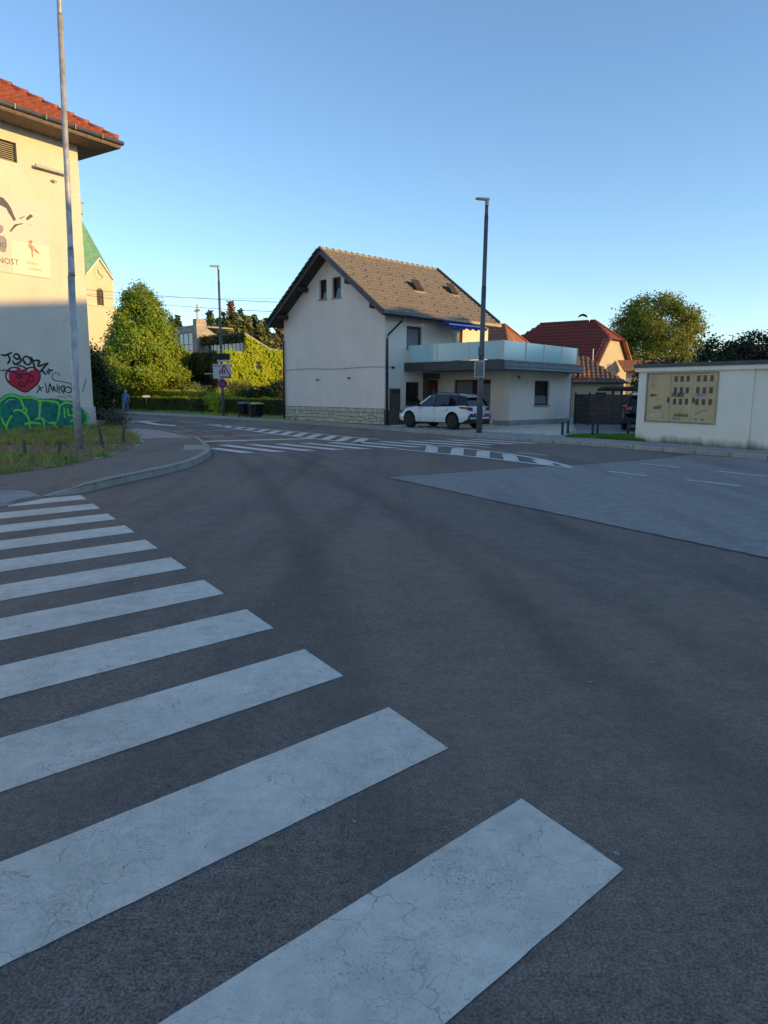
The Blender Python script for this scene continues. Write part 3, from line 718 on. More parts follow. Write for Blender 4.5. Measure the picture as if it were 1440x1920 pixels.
m = MB(); m.tube([WP(1.14, 9.56, 0), WP(1.14, 9.56, .12)], .02, 6); m.tube([WP(1.06, 9.53, .13), WP(1.22, 9.58, .10)], [.04, .035], 8); m.build('security_camera', 'lamp_head', bl)
# poster
m = MB(); m.obox(WP(1.5, 5.91, 0), Vector((uL.x, uL.y, 0)) * 5.5, Vector((nL.x, nL.y, 0)) * .03, Vector((0, 0, 2.72))); pst = m.build('poster', 'poster', bl)
pst['label'] = 'pale printed poster with a flying stork and lettering'
def flatpoly(name, polys, mat, parent, off):
    b = MB()
    for k, p in enumerate(polys): b.face([WP(t, z, off + .0006 * k) for t, z in p][::-1])
    return b.build(name, mat, parent)
flatpoly('print_panel', [[(1.52, 5.93), (2.99, 5.93), (2.96, 7.1), (1.52, 7.1)]], 'poster_panel', pst, .033)
BIRD = [[(3.33,8.54),(3.15,8.51),(3.0,8.37),(2.88,8.19),(2.82,8.01),(2.74,7.85),(2.84,7.77),(2.9,7.89),(3.01,8.04),(3.07,8.17),(3.36,8.26)],[(2.63,7.91),(2.41,8.04),(2.4,8.02),(2.57,7.9)],[(2.35,7.98),(2.16,8.16),(2.06,8.1),(2.32,7.89)],[(2.79,7.68),(2.5,7.77),(2.48,7.75),(2.7,7.65),(2.82,7.55),(2.99,7.35),(3.0,7.42),(2.88,7.58)],[(2.32,7.78),(2.12,7.74),(2.19,7.74)],[(3.32,7.55),(3.25,7.51),(3.25,7.37),(3.33,7.27),(3.42,7.25),(3.39,7.53)],[(3.43,7.18),(3.25,7.18),(3.16,7.07),(3.17,6.83),(3.24,6.62),(3.37,6.6),(3.46,6.69)]]
LOGO = [[(2.34,7.12),(2.14,7.23),(2.36,6.97),(2.19,6.9),(1.93,6.77)],[(2.23,7.05),(1.93,6.78)],[(2.23,7.05),(2.21,6.9),(2.21,6.59)]]
flatpoly('stork_print', BIRD[:5], 'print_grey', pst, .036); flatpoly('shadow_print', BIRD[5:], 'print_soft', pst, .036)
m = MB()
for s in LOGO: ribbon(m, WP, s, .055, .037)
m.build('logo', 'print_red', pst)
uT = Vector((dL.x, dL.y, 0)); zT = Vector((0, 0, 1)); nT = Vector((nL.x, nL.y, 0))
text_mesh('lettering', 'DNOST', .30, WP(3.78, 6.22, .03), uT, zT, nT, 'print_text', pst, .007)
text_mesh('lettering', 'NO', .24, WP(3.56, 6.78, .03), uT, zT, nT, 'print_text', pst, .008)
text_mesh('lettering', 'Elektro', .165, WP(2.45, 6.33, .03), uT, zT, nT, 'print_faint', pst, .007)
text_mesh('lettering', 'Ljubljana', .165, WP(2.45, 6.13, .03), uT, zT, nT, 'print_faint', pst, .007)
# graffiti
HEART = [(2.95,2.35),(3.02,2.46),(3.17,2.51),(3.35,2.49),(3.51,2.39),(3.6,2.19),(3.57,2.02),(3.45,1.87),(3.18,1.7),(2.88,1.54),(2.6,1.72),(2.37,1.89),(2.25,2.09),(2.22,2.27),(2.3,2.42),(2.48,2.53),(2.67,2.51),(2.83,2.44)]
TAGS = {'igor': [[(3.71,2.94),(3.59,2.91),(3.46,2.95),(3.28,3.04)],[(3.44,2.92),(3.36,2.78),(3.49,2.61)],[(3.25,2.86),(3.19,2.98),(3.05,2.99),(2.99,2.87),(3.1,2.78),(3.2,2.84),(3.24,2.91)],[(2.99,2.87),(2.92,2.75),(3.21,2.57),(3.28,2.74)],[(2.88,2.75),(2.85,2.88),(2.72,2.93),(2.59,2.86),(2.55,2.74),(2.64,2.61),(2.77,2.62),(2.87,2.7)],[(2.79,2.68),(2.89,2.78)],[(2.55,2.91),(2.5,2.77),(2.41,2.39)],[(2.5,2.77),(2.17,2.8),(2.37,2.52),(1.87,2.71)],[(1.87,2.71),(2.17,2.42),(2.23,2.35)],[(2.17,2.42),(1.99,2.25)],[(1.96,2.4),(1.86,2.28)],[(1.89,2.48),(1.81,2.36)],[(1.81,2.43),(1.69,2.42)]],'hj': [[(3.78,2.37),(3.51,2.39),(3.28,2.33),(3.06,2.23),(2.97,2.13),(3.1,2.09),(3.2,2.15),(3.12,2.22),(2.83,2.26),(2.59,2.24),(2.48,2.06),(2.58,1.97),(2.74,1.98)],[(2.64,2.21),(2.81,1.88),(2.92,1.78),(3.07,1.79),(3.13,1.9),(3.03,1.98),(2.94,1.93)],[(3.11,2.57),(2.95,2.56),(2.76,2.46)],[(2.95,2.33),(2.9,2.4)]],'nuko': [[(2.35,1.85),(2.23,1.61)],[(2.14,1.76),(2.3,1.73),(2.45,1.53)],[(2.07,1.94),(2.01,1.74),(2.04,1.58),(1.93,1.56),(1.88,1.97),(1.81,1.74),(1.75,1.56),(1.71,1.89),(1.65,1.58),(1.56,1.64),(1.57,1.9)],[(1.49,1.83),(1.5,1.52)],[(1.23,1.85),(1.46,1.79),(1.28,1.5)],[(1.26,1.85),(1.29,1.58)],[(1.25,1.64),(1.21,1.77),(1.06,1.8),(0.92,1.69),(1.0,1.56),(1.16,1.56),(1.25,1.64)]],'s': [[(1.43,2.21),(1.43,2.3),(1.56,2.35),(1.71,2.28),(1.76,2.15),(1.64,2.02),(1.36,2.0),(1.05,1.95),(0.82,1.82),(0.72,1.59),(0.85,1.44),(1.06,1.4),(1.21,1.45)],[(0.25,2.15),(0.34,1.88),(0.48,1.56)]],'red': [[(1.63,1.41),(1.41,1.41),(1.18,1.32)]]}
GREEN = [(4.14,0.01),(4.02,1.31),(3.88,1.36),(3.71,1.48),(3.46,1.53),(3.23,1.48),(3.1,1.42),(2.78,1.44),(2.58,1.4),(2.42,1.33),(2.04,1.33),(1.59,1.32),(1.41,1.25),(1.07,1.25),(0.76,1.13),(0.48,0.83),(0.3,0.69),(0.29,0.47),(0.42,0.25),(0.29,0.03),(0.33,-0.16),(4.14,0.01)]
LIME = [[(3.98,1.19),(3.88,1.26),(3.64,1.44),(3.41,1.45),(3.13,1.35),(3.03,0.98),(3.07,0.9)],[(3.11,1.35),(2.97,1.38),(2.63,1.36),(2.42,1.27),(2.36,1.07),(2.41,0.76),(2.48,0.58)],[(3.03,0.98),(2.93,0.95),(2.96,0.77)],[(3.46,0.86),(3.3,0.92),(3.12,0.88),(2.92,0.7),(2.84,0.47),(2.88,0.08)],[(3.5,0.71),(3.66,0.54),(3.77,0.27),(3.84,-0.0)],[(2.42,1.27),(1.54,1.2),(1.59,0.8),(1.71,0.43)],[(2.37,1.25),(2.33,1.07)],[(2.61,0.55),(2.26,0.6),(2.27,0.08)],[(1.49,1.06),(1.31,1.19),(1.02,1.13),(0.79,1.0)],[(2.05,0.4),(1.72,0.38),(1.89,0.33)],[(1.89,0.33),(1.7,0.19),(1.59,0.03)],[(1.14,0.41),(0.86,0.51),(0.91,0.19)],[(1.34,0.18),(1.05,0.26),(1.21,0.15),(0.98,0.0)],[(3.06,0.36),(2.76,0.44),(2.39,0.35)],[(0.5,0.77),(0.34,0.63),(0.38,0.42),(0.51,0.31)],[(0.55,0.15),(0.35,-0.02)],[(3.93,0.67),(3.85,0.4),(3.78,0.32)],[(1.37,0.98),(1.37,0.55)],[(1.21,0.95),(1.22,0.66),(1.09,0.65)],[(1.04,0.92),(0.93,0.78),(1.05,0.62)]]
TEAL = [[(3.87,0.5),(3.88,0.87),(3.78,1.23),(3.59,1.38),(3.36,1.38),(3.14,1.28),(3.08,1.03),(3.08,0.73),(3.28,0.76),(3.55,0.66),(3.73,0.39)],[(2.96,1.23),(2.71,1.33),(2.48,1.22),(2.43,1.02),(2.5,0.61),(2.64,0.55),(2.81,0.52),(2.92,0.75),(2.95,0.98)],[(2.32,1.22),(1.57,1.18),(1.74,0.43),(2.11,0.44),(2.23,0.63),(2.42,0.63)],[(1.5,1.01),(1.32,1.14),(1.03,1.08),(0.83,0.97),(0.83,0.57),(1.16,0.44),(1.56,0.21),(1.72,0.38)],[(3.75,0.02),(3.67,0.39),(3.48,0.66),(3.23,0.83),(3.03,0.72),(2.92,0.49),(2.96,-0.02)],[(2.81,0.46),(2.29,0.53),(2.31,-0.04),(2.85,-0.02)],[(2.19,0.32),(1.96,0.28),(1.67,-0.07),(2.25,-0.05)],[(1.44,-0.08),(1.27,0.1),(1.1,0.04),(1.05,-0.1)]]
flatpoly('graffiti_green', [GREEN], 'spray_green', bl, .066)
tag(flatpoly('graffiti_teal', TEAL, 'spray_teal', bl, .069), kind='stuff')
m = MB()
for s in LIME: ribbon(m, WP, s, .085, .078)
tag(m.build('graffiti_lime', 'spray_lime', bl), kind='stuff')
m = MB()
for p in TEAL[:4]: ribbon(m, WP, [(p[2][0] - .03, p[2][1] - .08), (p[3][0], p[3][1] - .07), (p[4][0] - .02, p[4][1] - .09)], .022, .084)
tag(m.build('graffiti_highlight', 'spray_white', bl), kind='stuff')
gh = flatpoly('graffiti_heart', [smooth_line(HEART + HEART[:1], 1)], 'spray_red', bl, .006); gh['label'] = 'red spray-painted heart outlined in black'
m = MB(); ribbon(m, WP, HEART + HEART[:1], .05, .009); m.build('graffiti_outline', 'spray_black', bl)
m = MB()
for s in ([(3.42, 2.36), (3.28, 2.43), (3.16, 2.42)], [(3.48, 2.3), (3.53, 2.15), (3.48, 2.02)], [(2.75, 2.36), (2.62, 2.44), (2.48, 2.44)]): ribbon(m, WP, s, .075, .0105)
tag(m.build('graffiti_shine', 'spray_white', bl), kind='stuff')
for k, mat, w in (('igor', 'spray_black', .075), ('hj', 'spray_black', .055), ('nuko', 'spray_black', .045), ('s', 'spray_grey', .04), ('red', 'spray_rust', .02)):
    m = MB()
    for i, s in enumerate(TAGS[k]): ribbon(m, WP, s, w, .013 + .0012 * i)
    tag(m.build('graffiti_tag', mat, bl), kind='stuff')

# ------------------------------------------------------------------ white gabled house
H0 = Vector((0, 35)); ug = Vector((-.697, .717)); us = Vector((.717, .697)); ng = -us; ns = -ug
ug3, us3, ng3, ns3, z3 = (Vector((v.x, v.y, 0)) for v in (ug, us, ng, ns, Vector((0, 0)))); z3 = Vector((0, 0, 1))
def HP(a, b, z): p = H0 + us * a + ug * b; return Vector((p.x, p.y, z))
hs = thing('gabled_house', (0, 38, .05), 'white gabled house with brown tiled roof, bare end wall and stone base', 'house')
BW, HL, RB, RZ = 8.1, 8.0, 4.05, 8.55
sl = (RZ - 5.62) / RB; rang = math.atan(sl)
clips = [(-sl, 1, 5.62), (sl, 1, 5.62 + sl * BW)]
mb = MB(); gh_ = [(4.35, 4.95, 6.4, 7.38), (3.22, 3.9, 6.38, 7.4)]
wall(mb, H0, ug, ng, BW, .02, 9.2, gh_, .22, clips)
mb.build('gable_wall', 'plaster_white', hs)
mb = MB(); sh_ = [(1.5, 2.6, 3.78, 4.88), (1.48, 2.45, 1.0, 2.15), (3.15, 4.0, .08, 2.3), (5.0, 5.8, 3.2, 4.99)]
wall(mb, H0, us, ns, HL, .02, 5.75, sh_, .2)
mb.build('side_wall', 'plaster_side', hs)
mb = MB(); wall(mb, H0 + ug * BW, us, -ns, HL, .02, 5.75); wall(mb, H0 + us * HL, ug, -ng, BW, .02, 9.2, (), .2, clips)
mb.build('rear_wall', 'plaster_white', hs)
for a, b, c, d in gh_: window(hs, H0, ug, ng, a, b, c, d, 'window_brown', 'window_glass', .16, .06, 0, 0, 'concrete', open_=.13)
window(hs, H0, us, ns, 1.5, 2.6, 3.78, 4.88, 'window_brown', 'glass_curtain', .14, .13, 0, 0, 'concrete')
w2 = window(hs, H0, us, ns, 1.48, 2.45, 1.0, 2.15, 'window_brown', 'window_glass', .14, .07, 0, 0, 'concrete')
for i in range(7):                                          # window grille
    x = 1.55 + i * .135; m = MB(); m.bar(HP(x, 0, 1.02) + ns3 * .03, HP(x, 0, 2.13) + ns3 * .03, .014, .014, ns3); m.build('grille_bar', 'black_plastic', w2)
for z in (1.25, 1.55, 1.85): m = MB(); m.bar(HP(1.48, 0, z) + ns3 * .045, HP(2.45, 0, z) + ns3 * .045, .014, .014); m.build('grille_rail', 'black_plastic', w2)
m = MB(); m.obox(HP(1.5, 0, 1.0) + ns3 * .02, us3 * .95, ns3 * .16, z3 * .14); m.build('flower_box', 'timber_dark', w2)
fl = rng.uniform(0, 1, (140, 3)); FP = np.array([HP(1.52 + .9 * a, 0, 1.13 + .22 * c * (1 - abs(a - .5))) + ns3 * (.03 + .14 * b) for a, b, c in fl])
tag(quadmesh('flowers', leaf_quads(FP, .06), 4, 'leaf_dark', w2), kind='stuff')
m = MB(); m.obox(HP(3.2, 0, .1) - ns3 * .12, us3 * .75, ns3 * .05, z3 * 2.15); dr = m.build('front_door', 'door_red', hs)
m = MB(); m.add([HP(3.5, 0, .55) - ns3 * .065, HP(3.72, 0, .55) - ns3 * .065, HP(3.76, 0, 1.5) - ns3 * .065, HP(3.68, 0, 1.78) - ns3 * .065, HP(3.6, 0, 1.84) - ns3 * .065, HP(3.54, 0, 1.78) - ns3 * .065, HP(3.47, 0, 1.5) - ns3 * .065], [(0, 1, 2, 3, 4, 5, 6)]); m.build('door_light', 'glass_opaline', dr)
m = MB(); m.tube([HP(3.85, 0, 1.0) - ns3 * .06, HP(3.85, 0, 1.0) + ns3 * .0, HP(3.75, 0, 1.0)], .014, 6); m.build('handle', 'steel', dr)
for a, b, z0, z1 in ((2.72, 3.13, .06, 2.62), (3.13, 4.05, 2.32, 2.62)): m = MB(); m.obox(HP(a, 0, z0) + ns3 * .001, us3 * (b - a), ns3 * .03, z3 * (z1 - z0)); m.build('stone_surround', 'stone_dark', hs)
window(hs, H0, us, ns, 5.0, 5.8, 3.2, 4.99, 'window_brown', 'glass_curtain', .14, .08, 0, 0, name='balcony_door')
# stone facing on the gable foot: slabs laid in irregular courses
stm = {}
def stone(O, e, n, a0, a1, z0, z1, mat, th, par):
    m = MB(); g = .012; k = random.uniform(0, .012)
    p = V3(O, 0) + e * (a0 + g) + z3 * (z0 + g) + n * .004
    w_, h_ = a1 - a0 - 2 * g, z1 - z0 - 2 * g
    if w_ < .02 or h_ < .02: return
    b_ = .008
    base = [p, p + e * w_, p + e * w_ + z3 * h_, p + z3 * h_]; t_ = th + k
    top = [p + e * b_ + z3 * b_ + n * t_, p + e * (w_ - b_) + z3 * b_ + n * t_, p + e * (w_ - b_) + z3 * (h_ - b_) + n * t_, p + e * b_ + z3 * (h_ - b_) + n * t_]
    m.hexa(base, top); m.build('stone', mat, par)
m = MB(); m.obox(V3(H0, .02) + ng3 * .0015 - ug3 * .02, ug3 * (BW + .02), ng3 * .018, z3 * .83); sb = m.build('stone_base', 'mortar', hs)
O2 = H0 + ng * .02
def fillrect(a0, a1, z0, z1, dep):
    w_, h_ = a1 - a0, z1 - z0
    if (w_ < .42 and h_ < .26) or dep > 7:
        stone(O2, ug3, ng3, a0, a1, z0, z1, random.choice(['stone_pale', 'stone_pale', 'stone_grey']), .018, sb); return
    if w_ > h_ * random.uniform(1.1, 2.3):
        c = a0 + w_ * random.uniform(.35, .65); fillrect(a0, c, z0, z1, dep + 1); fillrect(c, a1, z0, z1, dep + 1)
    else:
        c = z0 + h_ * random.uniform(.35, .65); fillrect(a0, a1, z0, c, dep + 1); fillrect(a0, a1, c, z1, dep + 1)
random.seed(11)
fillrect(0, BW, .06, .62, 0)
x = 0.0
while x < BW:                                                # upper ragged row
    w_ = min(random.uniform(.16, .34), BW - x); stone(O2, ug3, ng3, x, x + w_, .62, .62 + random.choice([.2, .22, .23, .23]), 'stone_grey', .018, sb); x += w_
m = MB(); m.obox(HP(0.02, 0, .02) + ns3 * .0015, us3 * 3.1, ns3 * .05, z3 * .74); sd2 = m.build('dark_stone_base', 'mortar', hs)
O2b = H0 + ns * .05
def fr2(a0, a1, z0, z1, dep):
    w_, h_ = a1 - a0, z1 - z0
    if (w_ < .3 and h_ < .3) or dep > 6: stone(O2b, us3, ns3, a0, a1, z0, z1, 'stone_dark', .02, sd2); return
    if w_ > h_: c = a0 + w_ * random.uniform(.35, .65); fr2(a0, c, z0, z1, dep + 1); fr2(c, a1, z0, z1, dep + 1)
    else: c = z0 + h_ * random.uniform(.35, .65); fr2(a0, a1, z0, c, dep + 1); fr2(a0, a1, c, z1, dep + 1)
fr2(0.02, 3.1, .05, .76, 0)
# roof
A0, A1, EO = -.68, 8.12, .62
thk = .16
nrs = (ns3 * math.sin(rang) + z3 * math.cos(rang)); nrr = (-ns3 * math.sin(rang) + z3 * math.cos(rang))
zE = 5.78 - EO * sl; zRr = 5.78 + RB * sl
mb = MB()
for sgn in (0, 1):
    bE = -EO if sgn == 0 else BW + EO
    nn = nrs if sgn == 0 else nrr
    q = [HP(A0, bE, zE), HP(A1, bE, zE), HP(A1, RB, zRr), HP(A0, RB, zRr)]
    if sgn: q = q[::-1]
    mb.hexa([p - z3 * thk for p in q], q)
rf = mb.build('roof', 'timber_dark', hs)
evs = (HP(0, RB, zRr) - HP(0, -EO, zE)).normalized()
LV = (HP(0, RB, zRr) - HP(0, -EO, zE)).length
tile_roof('roof_tiles', 'tile_brown', rf, HP(A0, -EO, zE), us3, evs, nrs, A1 - A0, LV, .25, .31)
evr = (HP(0, RB, zRr) - HP(0, BW + EO, zE)).normalized()
tile_roof('roof_tiles', 'tile_brown', rf, HP(A1, BW + EO, zE), -us3, evr, nrr, A1 - A0, LV, .30, .355)
for i in range(21):
    a = A0 + i * .42; m = MB(); m.tube([HP(a, RB, zRr + .07), HP(a + .1, RB, zRr + .055), HP(min(A1, a + .44), RB, zRr + .045)], [.12, .105, .09], 8); m.build('ridge_cap', 'tile_brown', rf, True)
sg = MB()
for r in range(1, 15, 2):
    for c in range(10):
        p = HP(A0, -EO, zE) + us3 * (.4 + c * .9 + (r // 2 % 2) * .45) + evs * (r * .355 + .1)
        if (p - HP(A1, -EO, zE)).dot(us3) > -.2: continue
        sg.bar(p + nrs * .05, p + nrs * .16 - evs * .05, .035, .03)
tag(sg.build('snow_guards', 'timber_dark', rf), kind='stuff')
for bE, s_ in ((-EO, 1), (BW + EO, -1)):                      # barge boards
    m = MB(); m.bar(HP(A0 - .015, bE, zE - .05), HP(A0 - .015, RB, zRr - .05), .035, .26); m.build('barge_board', 'fascia', rf)
    m = MB(); m.bar(HP(A0 - .03, bE, zE + .1), HP(A0 - .03, RB, zRr + .1), .12, .04); m.build('verge_trim', 'fascia', rf)
m = MB(); m.bar(HP(A1 + .02, -EO, zE + .04), HP(A1 + .02, RB, zRr + .04), .1, .3); m.build('verge_trim', 'fascia', rf)
for bb in (.35, 2.15, 5.95, 7.75):                           # purlin ends under the verge
    z = 5.78 + sl * min(bb, BW - bb) - .35; m = MB(); m.obox(HP(A0 + .05, bb - .09, z - .1), us3 * .7, ug3 * .18, z3 * .22); m.build('purlin', 'timber_dark', rf)
m = MB(); m.tube([HP(A0 - .03, -EO - .08, zE - .03), HP(3.4, -EO - .08, zE - .05)], .075, 8); m.build('gutter', 'gutter', rf, True)
m = MB(); m.tube([HP(3.4, -EO - .08, zE - .05), HP(A1 + .08, -EO - .08, zE - .07)], .078, 8); m.build('gutter', 'gutter_tan', rf, True)
m = MB(); m.tube([HP(A0 - .03, BW + EO + .08, zE - .03), HP(A1, BW + EO + .08, zE - .05)], .075, 8); m.build('gutter', 'gutter_dark', rf, True)
m = MB(); m.tube([HP(.55, -EO - .08, zE - .1), HP(.5, -EO, zE - .35), HP(.14, -.1, zE - .95), HP(.1, -.07, zE - 1.2), HP(.1, -.07, 2.6)], .05, 8); m.build('downpipe', 'gutter_dark', hs, True)
m = MB(); m.tube([HP(.1, -.07, 2.6), HP(.1, -.07, .07)], .062, 8); m.build('downpipe', 'black_plastic', hs, True)
m = MB(); m.tube([HP(-.3, BW + EO, zE - .1), HP(-.12, BW + .3, zE - .5), HP(-.08, BW - .02, zE - .9), HP(-.08, BW - .02, .07)], .05, 8); m.build('downpipe', 'gutter_dark', hs, True)
# roof windows
for a, v in ((3.55, 2.55), (6.55, 2.75)):
    o_ = HP(a, -EO, zE) + evs * v
    m = MB(); m.obox(o_ + nrs * .03, us3 * .62, evs * .75, nrs * .12); w_ = m.build('roof_window', 'timber_dark', rf)
    m = MB(); m.obox(o_ + us3 * .04 + nrs * .17, us3 * .54, evs * .66 + nrs * .18, nrs * .03); m.build('sash', 'timber_dark', w_)
    m = MB(); m.obox(o_ - evs * .2 - us3 * .1 + nrs * .05, us3 * .85, evs * .2, nrs * .04); m.build('flashing', 'gutter_tan', w_)
# meter box, cable, wall lamp
m = MB(); m.obox(HP(.32, 0, .78) + ns3 * .001, us3 * .68, ns3 * .09, z3 * 1.04); mbx = m.build('meter_box', 'box_steel', hs)
for i in range(3): m = MB(); m.obox(HP(.42 + i * .2, 0, 1.6) + ns3 * .091, us3 * .1, ns3 * .012, z3 * .12); m.build('vent', 'black_plastic', mbx)
m = MB(); m.tube([HP(0, b, 2.84 + .03 * math.sin(b * 1.3)) + ng3 * .02 for b in np.linspace(0, BW, 16)], .011, 5); m.tube([HP(a, 0, 2.86) + ns3 * .02 for a in np.linspace(0, .5, 4)], .011, 5); m.build('wall_cable', 'gutter_dark', hs)
m = MB(); m.box(tuple(HP(.52, -.06, 2.78)), .12, .1, .1, .77); m.build('junction_box', 'gutter_dark', hs)
for b, z in ((2.55, 2.35), (5.1, 2.28)): m = MB(); m.tube([HP(0, b, z), HP(-.12, b, z), HP(-.16, b, z - .1)], [.045, .05, .02], 7); m.build('wall_fitting', 'gutter', hs)
m = MB(); m.tube([HP(2.3, 0, 5.28), HP(2.3, -.18, 5.26), HP(2.3, -.2, 5.2)], [.05, .12, .03], 8); m.build('wall_lamp', 'lamp_head', hs)
# awning
aw = MB(); N_ = 18; A_, B_ = 3.15, 6.1; zt, zf, out_ = 5.36, 4.98, 1.35
for i in range(N_):
    a, b = A_ + (B_ - A_) * i / N_, A_ + (B_ - A_) * (i + 1) / N_
    aw.face([HP(a, -.08, zt), HP(b, -.08, zt), HP(b, -out_, zf), HP(a, -out_, zf)])
    d = .17 + .06 * math.sin((i % 3) / 3 * math.pi * 2); e = .17 + .06 * math.sin(((i + 1) % 3) / 3 * math.pi * 2)
    aw.face([HP(a, -out_, zf), HP(b, -out_, zf), HP(b, -out_ - .01, zf - e), HP(a, -out_ - .01, zf - d)])
aw.face([HP(A_, -.08, zt), HP(A_, -out_, zf), HP(A_, -out_, zf - .06), HP(A_, -.08, zt - .06)])
awn = aw.build('awning', 'awning_blue', hs); awn['label'] = 'blue folding awning with scalloped front edge'
m = MB(); m.bar(HP(A_ - .5, -.08, 5.4), HP(B_, -.08, 5.4), .12, .12); m.build('cassette', 'gutter', awn)
m = MB(); m.bar(HP(A_, -out_, zf + .015), HP(B_, -out_, zf + .015), .04, .05); m.build('front_bar', 'white_metal', awn)
for a in (A_ + .3, B_ - .3): m = MB(); m.tube([HP(a, -.1, zt - .08), HP(a + .3, -.6, (zt + zf) / 2 - .1), HP(a, -out_ + .05, zf - .02)], .022, 6); m.build('folding_arm', 'white_metal', awn)

# ------------------------------------------------------------------ flat roofed annex with glass balustrade
an = thing('flat_roofed_annex', (7, 36, .05), 'single storey grey annex with dark flat canopy roof beside the white house', 'annex')
AA, AB, BB = 4.0, 9.45, -4.5
An, Al = HP(AA, 0, 0).xy, HP(AA, BB, 0).xy
mb = MB(); fh = [(1.0, 3.35, .1, 2.28)]
wall(mb, An, ns, ng, -BB, .05, 2.75, fh, .22); mb.build('front_wall', 'plaster_annex', an)
mb = MB(); rh = [(2.1, 3.45, 1.02, 2.25)]
wall(mb, Al, us, ns, AB - AA, .05, 2.75, rh, .22); mb.build('street_wall', 'plaster_annex', an)
mb = MB(); wall(mb, HP(AB, BB, 0).xy, ug, us, -BB, .05, 2.75); mb.build('end_wall', 'plaster_annex', an)
m = MB(); m.obox(HP(AA, BB, .05) + ns3 * .002, us3 * (AB - AA), ns3 * .02, z3 * .27); m.obox(HP(AA, BB, .05) + ng3 * .003 + ns3 * .02, ug3 * .95, ng3 * .02, z3 * .26); m.build('plinth', 'concrete', an)
window(an, An, ns, ng, 1.0, 2.2, .75, 2.28, 'window_brown', 'glass_curtain', .16, .08)
m = MB(); m.obox(HP(AA, -2.2, .1) + us3 * .16, ns3 * .16, -ng3 * -.05, z3 * 2.18); m.build('door_post', 'door_red', an)
dg_ = window(an, An, ns, ng, 2.36, 3.35, .1, 2.28, 'gutter_dark', 'glass_curtain', .17, .07, 0, 1, name='glazed_door')
m = MB(); m.obox(HP(AA, -1.0, .1) + us3 * .12, ns3 * 1.2, us3 * .05, z3 * .65); m.build('window_apron', 'plaster_annex', an)
m = MB(); m.obox(HP(AA, -2.36, 2.08) + us3 * .1, ns3 * .99, us3 * .05, z3 * .2); m.build('door_head', 'door_red', an)
window(an, Al, us, ns, 2.1, 3.45, 1.02, 2.25, 'window_brown', 'glass_curtain', .16, .08, 0, 0, 'concrete', open_=.16)
SQ = [HP(1.25, -6.15, 0), HP(9.25, -5.3, 0), HP(9.6, -.02, 0), HP(1.35, -.02, 0)]
m = MB(); m.prism([(p.x, p.y) for p in SQ], 2.70, 3.03); slab = m.build('canopy_slab', 'fascia', an)
def ins(k): c = sum((p for p in SQ), Vector()) / 4; return [p + (c - p).normalized() * k for p in SQ]
fa = MB(); fa.bar(SQ[3] + z3 * 2.87 , SQ[0] + z3 * 2.87, .05, .42); fa.build('fascia_board', 'fascia', slab)
fa = MB()
a, b = SQ[0], SQ[1]; d = (b - a).normalized(); o_ = Vector((d.y, -d.x, 0))
for k in range(3):
    z0 = 2.68 + k * .13; fa.hexa([a + z3 * z0 + o_ * (.03 + .03 * (2 - k)), b + z3 * z0 + o_ * (.03 + .03 * (2 - k)), b + z3 * z0, a + z3 * z0], [a + z3 * (z0 + .125) + o_ * .03, b + z3 * (z0 + .125) + o_ * .03, b + z3 * (z0 + .125), a + z3 * (z0 + .125)])
fa.build('stepped_fascia', 'fascia_grey', slab)
fa = MB(); fa.bar(SQ[1] + z3 * 2.87, SQ[2] + z3 * 2.87, .05, .42); fa.build('fascia_board', 'fascia', slab)
m = MB(); m.prism([(p.x, p.y) for p in ins(.12)], 3.03, 3.07); m.build('roof_felt', 'roof_felt', slab)
m = MB(); m.tube([HP(9.2, -5.1, 2.68), HP(9.35, -4.9, 2.45), HP(9.52, -4.45, 2.3), HP(9.52, -4.45, .1)], .045, 8); m.build('downpipe', 'gutter_dark', an, True)
m = MB(); m.tube([HP(4.6, BB, 2.42), HP(4.6, BB - .1, 2.4), HP(4.6, BB - .14, 2.3)], [.03, .05, .03], 7); m.build('wall_lamp', 'gutter', an)
# balustrade
bz = 3.09
ba = thing('glass_balustrade', tuple(HP(2, -5, bz)), 'frosted blue glass balustrade on the flat annex roof', 'balustrade')
c0, c1, c2_, c3_ = HP(1.62, -.05, 0), HP(1.55, -5.85, 0), HP(9.0, -5.05, 0), HP(9.3, -.1, 0)
def panels(p, q, cuts):
    for i, (s0, s1) in enumerate(zip(cuts, cuts[1:])):
        a, b = p.lerp(q, s0), p.lerp(q, s1); d = (b - a).normalized(); n_ = Vector((d.y, -d.x, 0))
        m = MB(); m.obox(a + d * .04 + z3 * (bz + .03), d * ((b - a).length - .08), n_ * .016, z3 * (.80)); m.build('glass_panel', 'glass_frosted', ba)
        m = MB(); m.box((a.x, a.y, bz - .02), .09, .06, .86, math.atan2(d.y, d.x)); m.build('post', 'post_sand', ba)
    m = MB(); m.box((q.x, q.y, bz - .02), .06, .05, .84, math.atan2(d.y, d.x)); m.build('post', 'post_sand', ba)
panels(c0, c1, [0, .33, .66, 1]); panels(c1, c2_, [0, .27, .51, .76, 1]); panels(c2_, c3_, [0, .33, .66, 1])

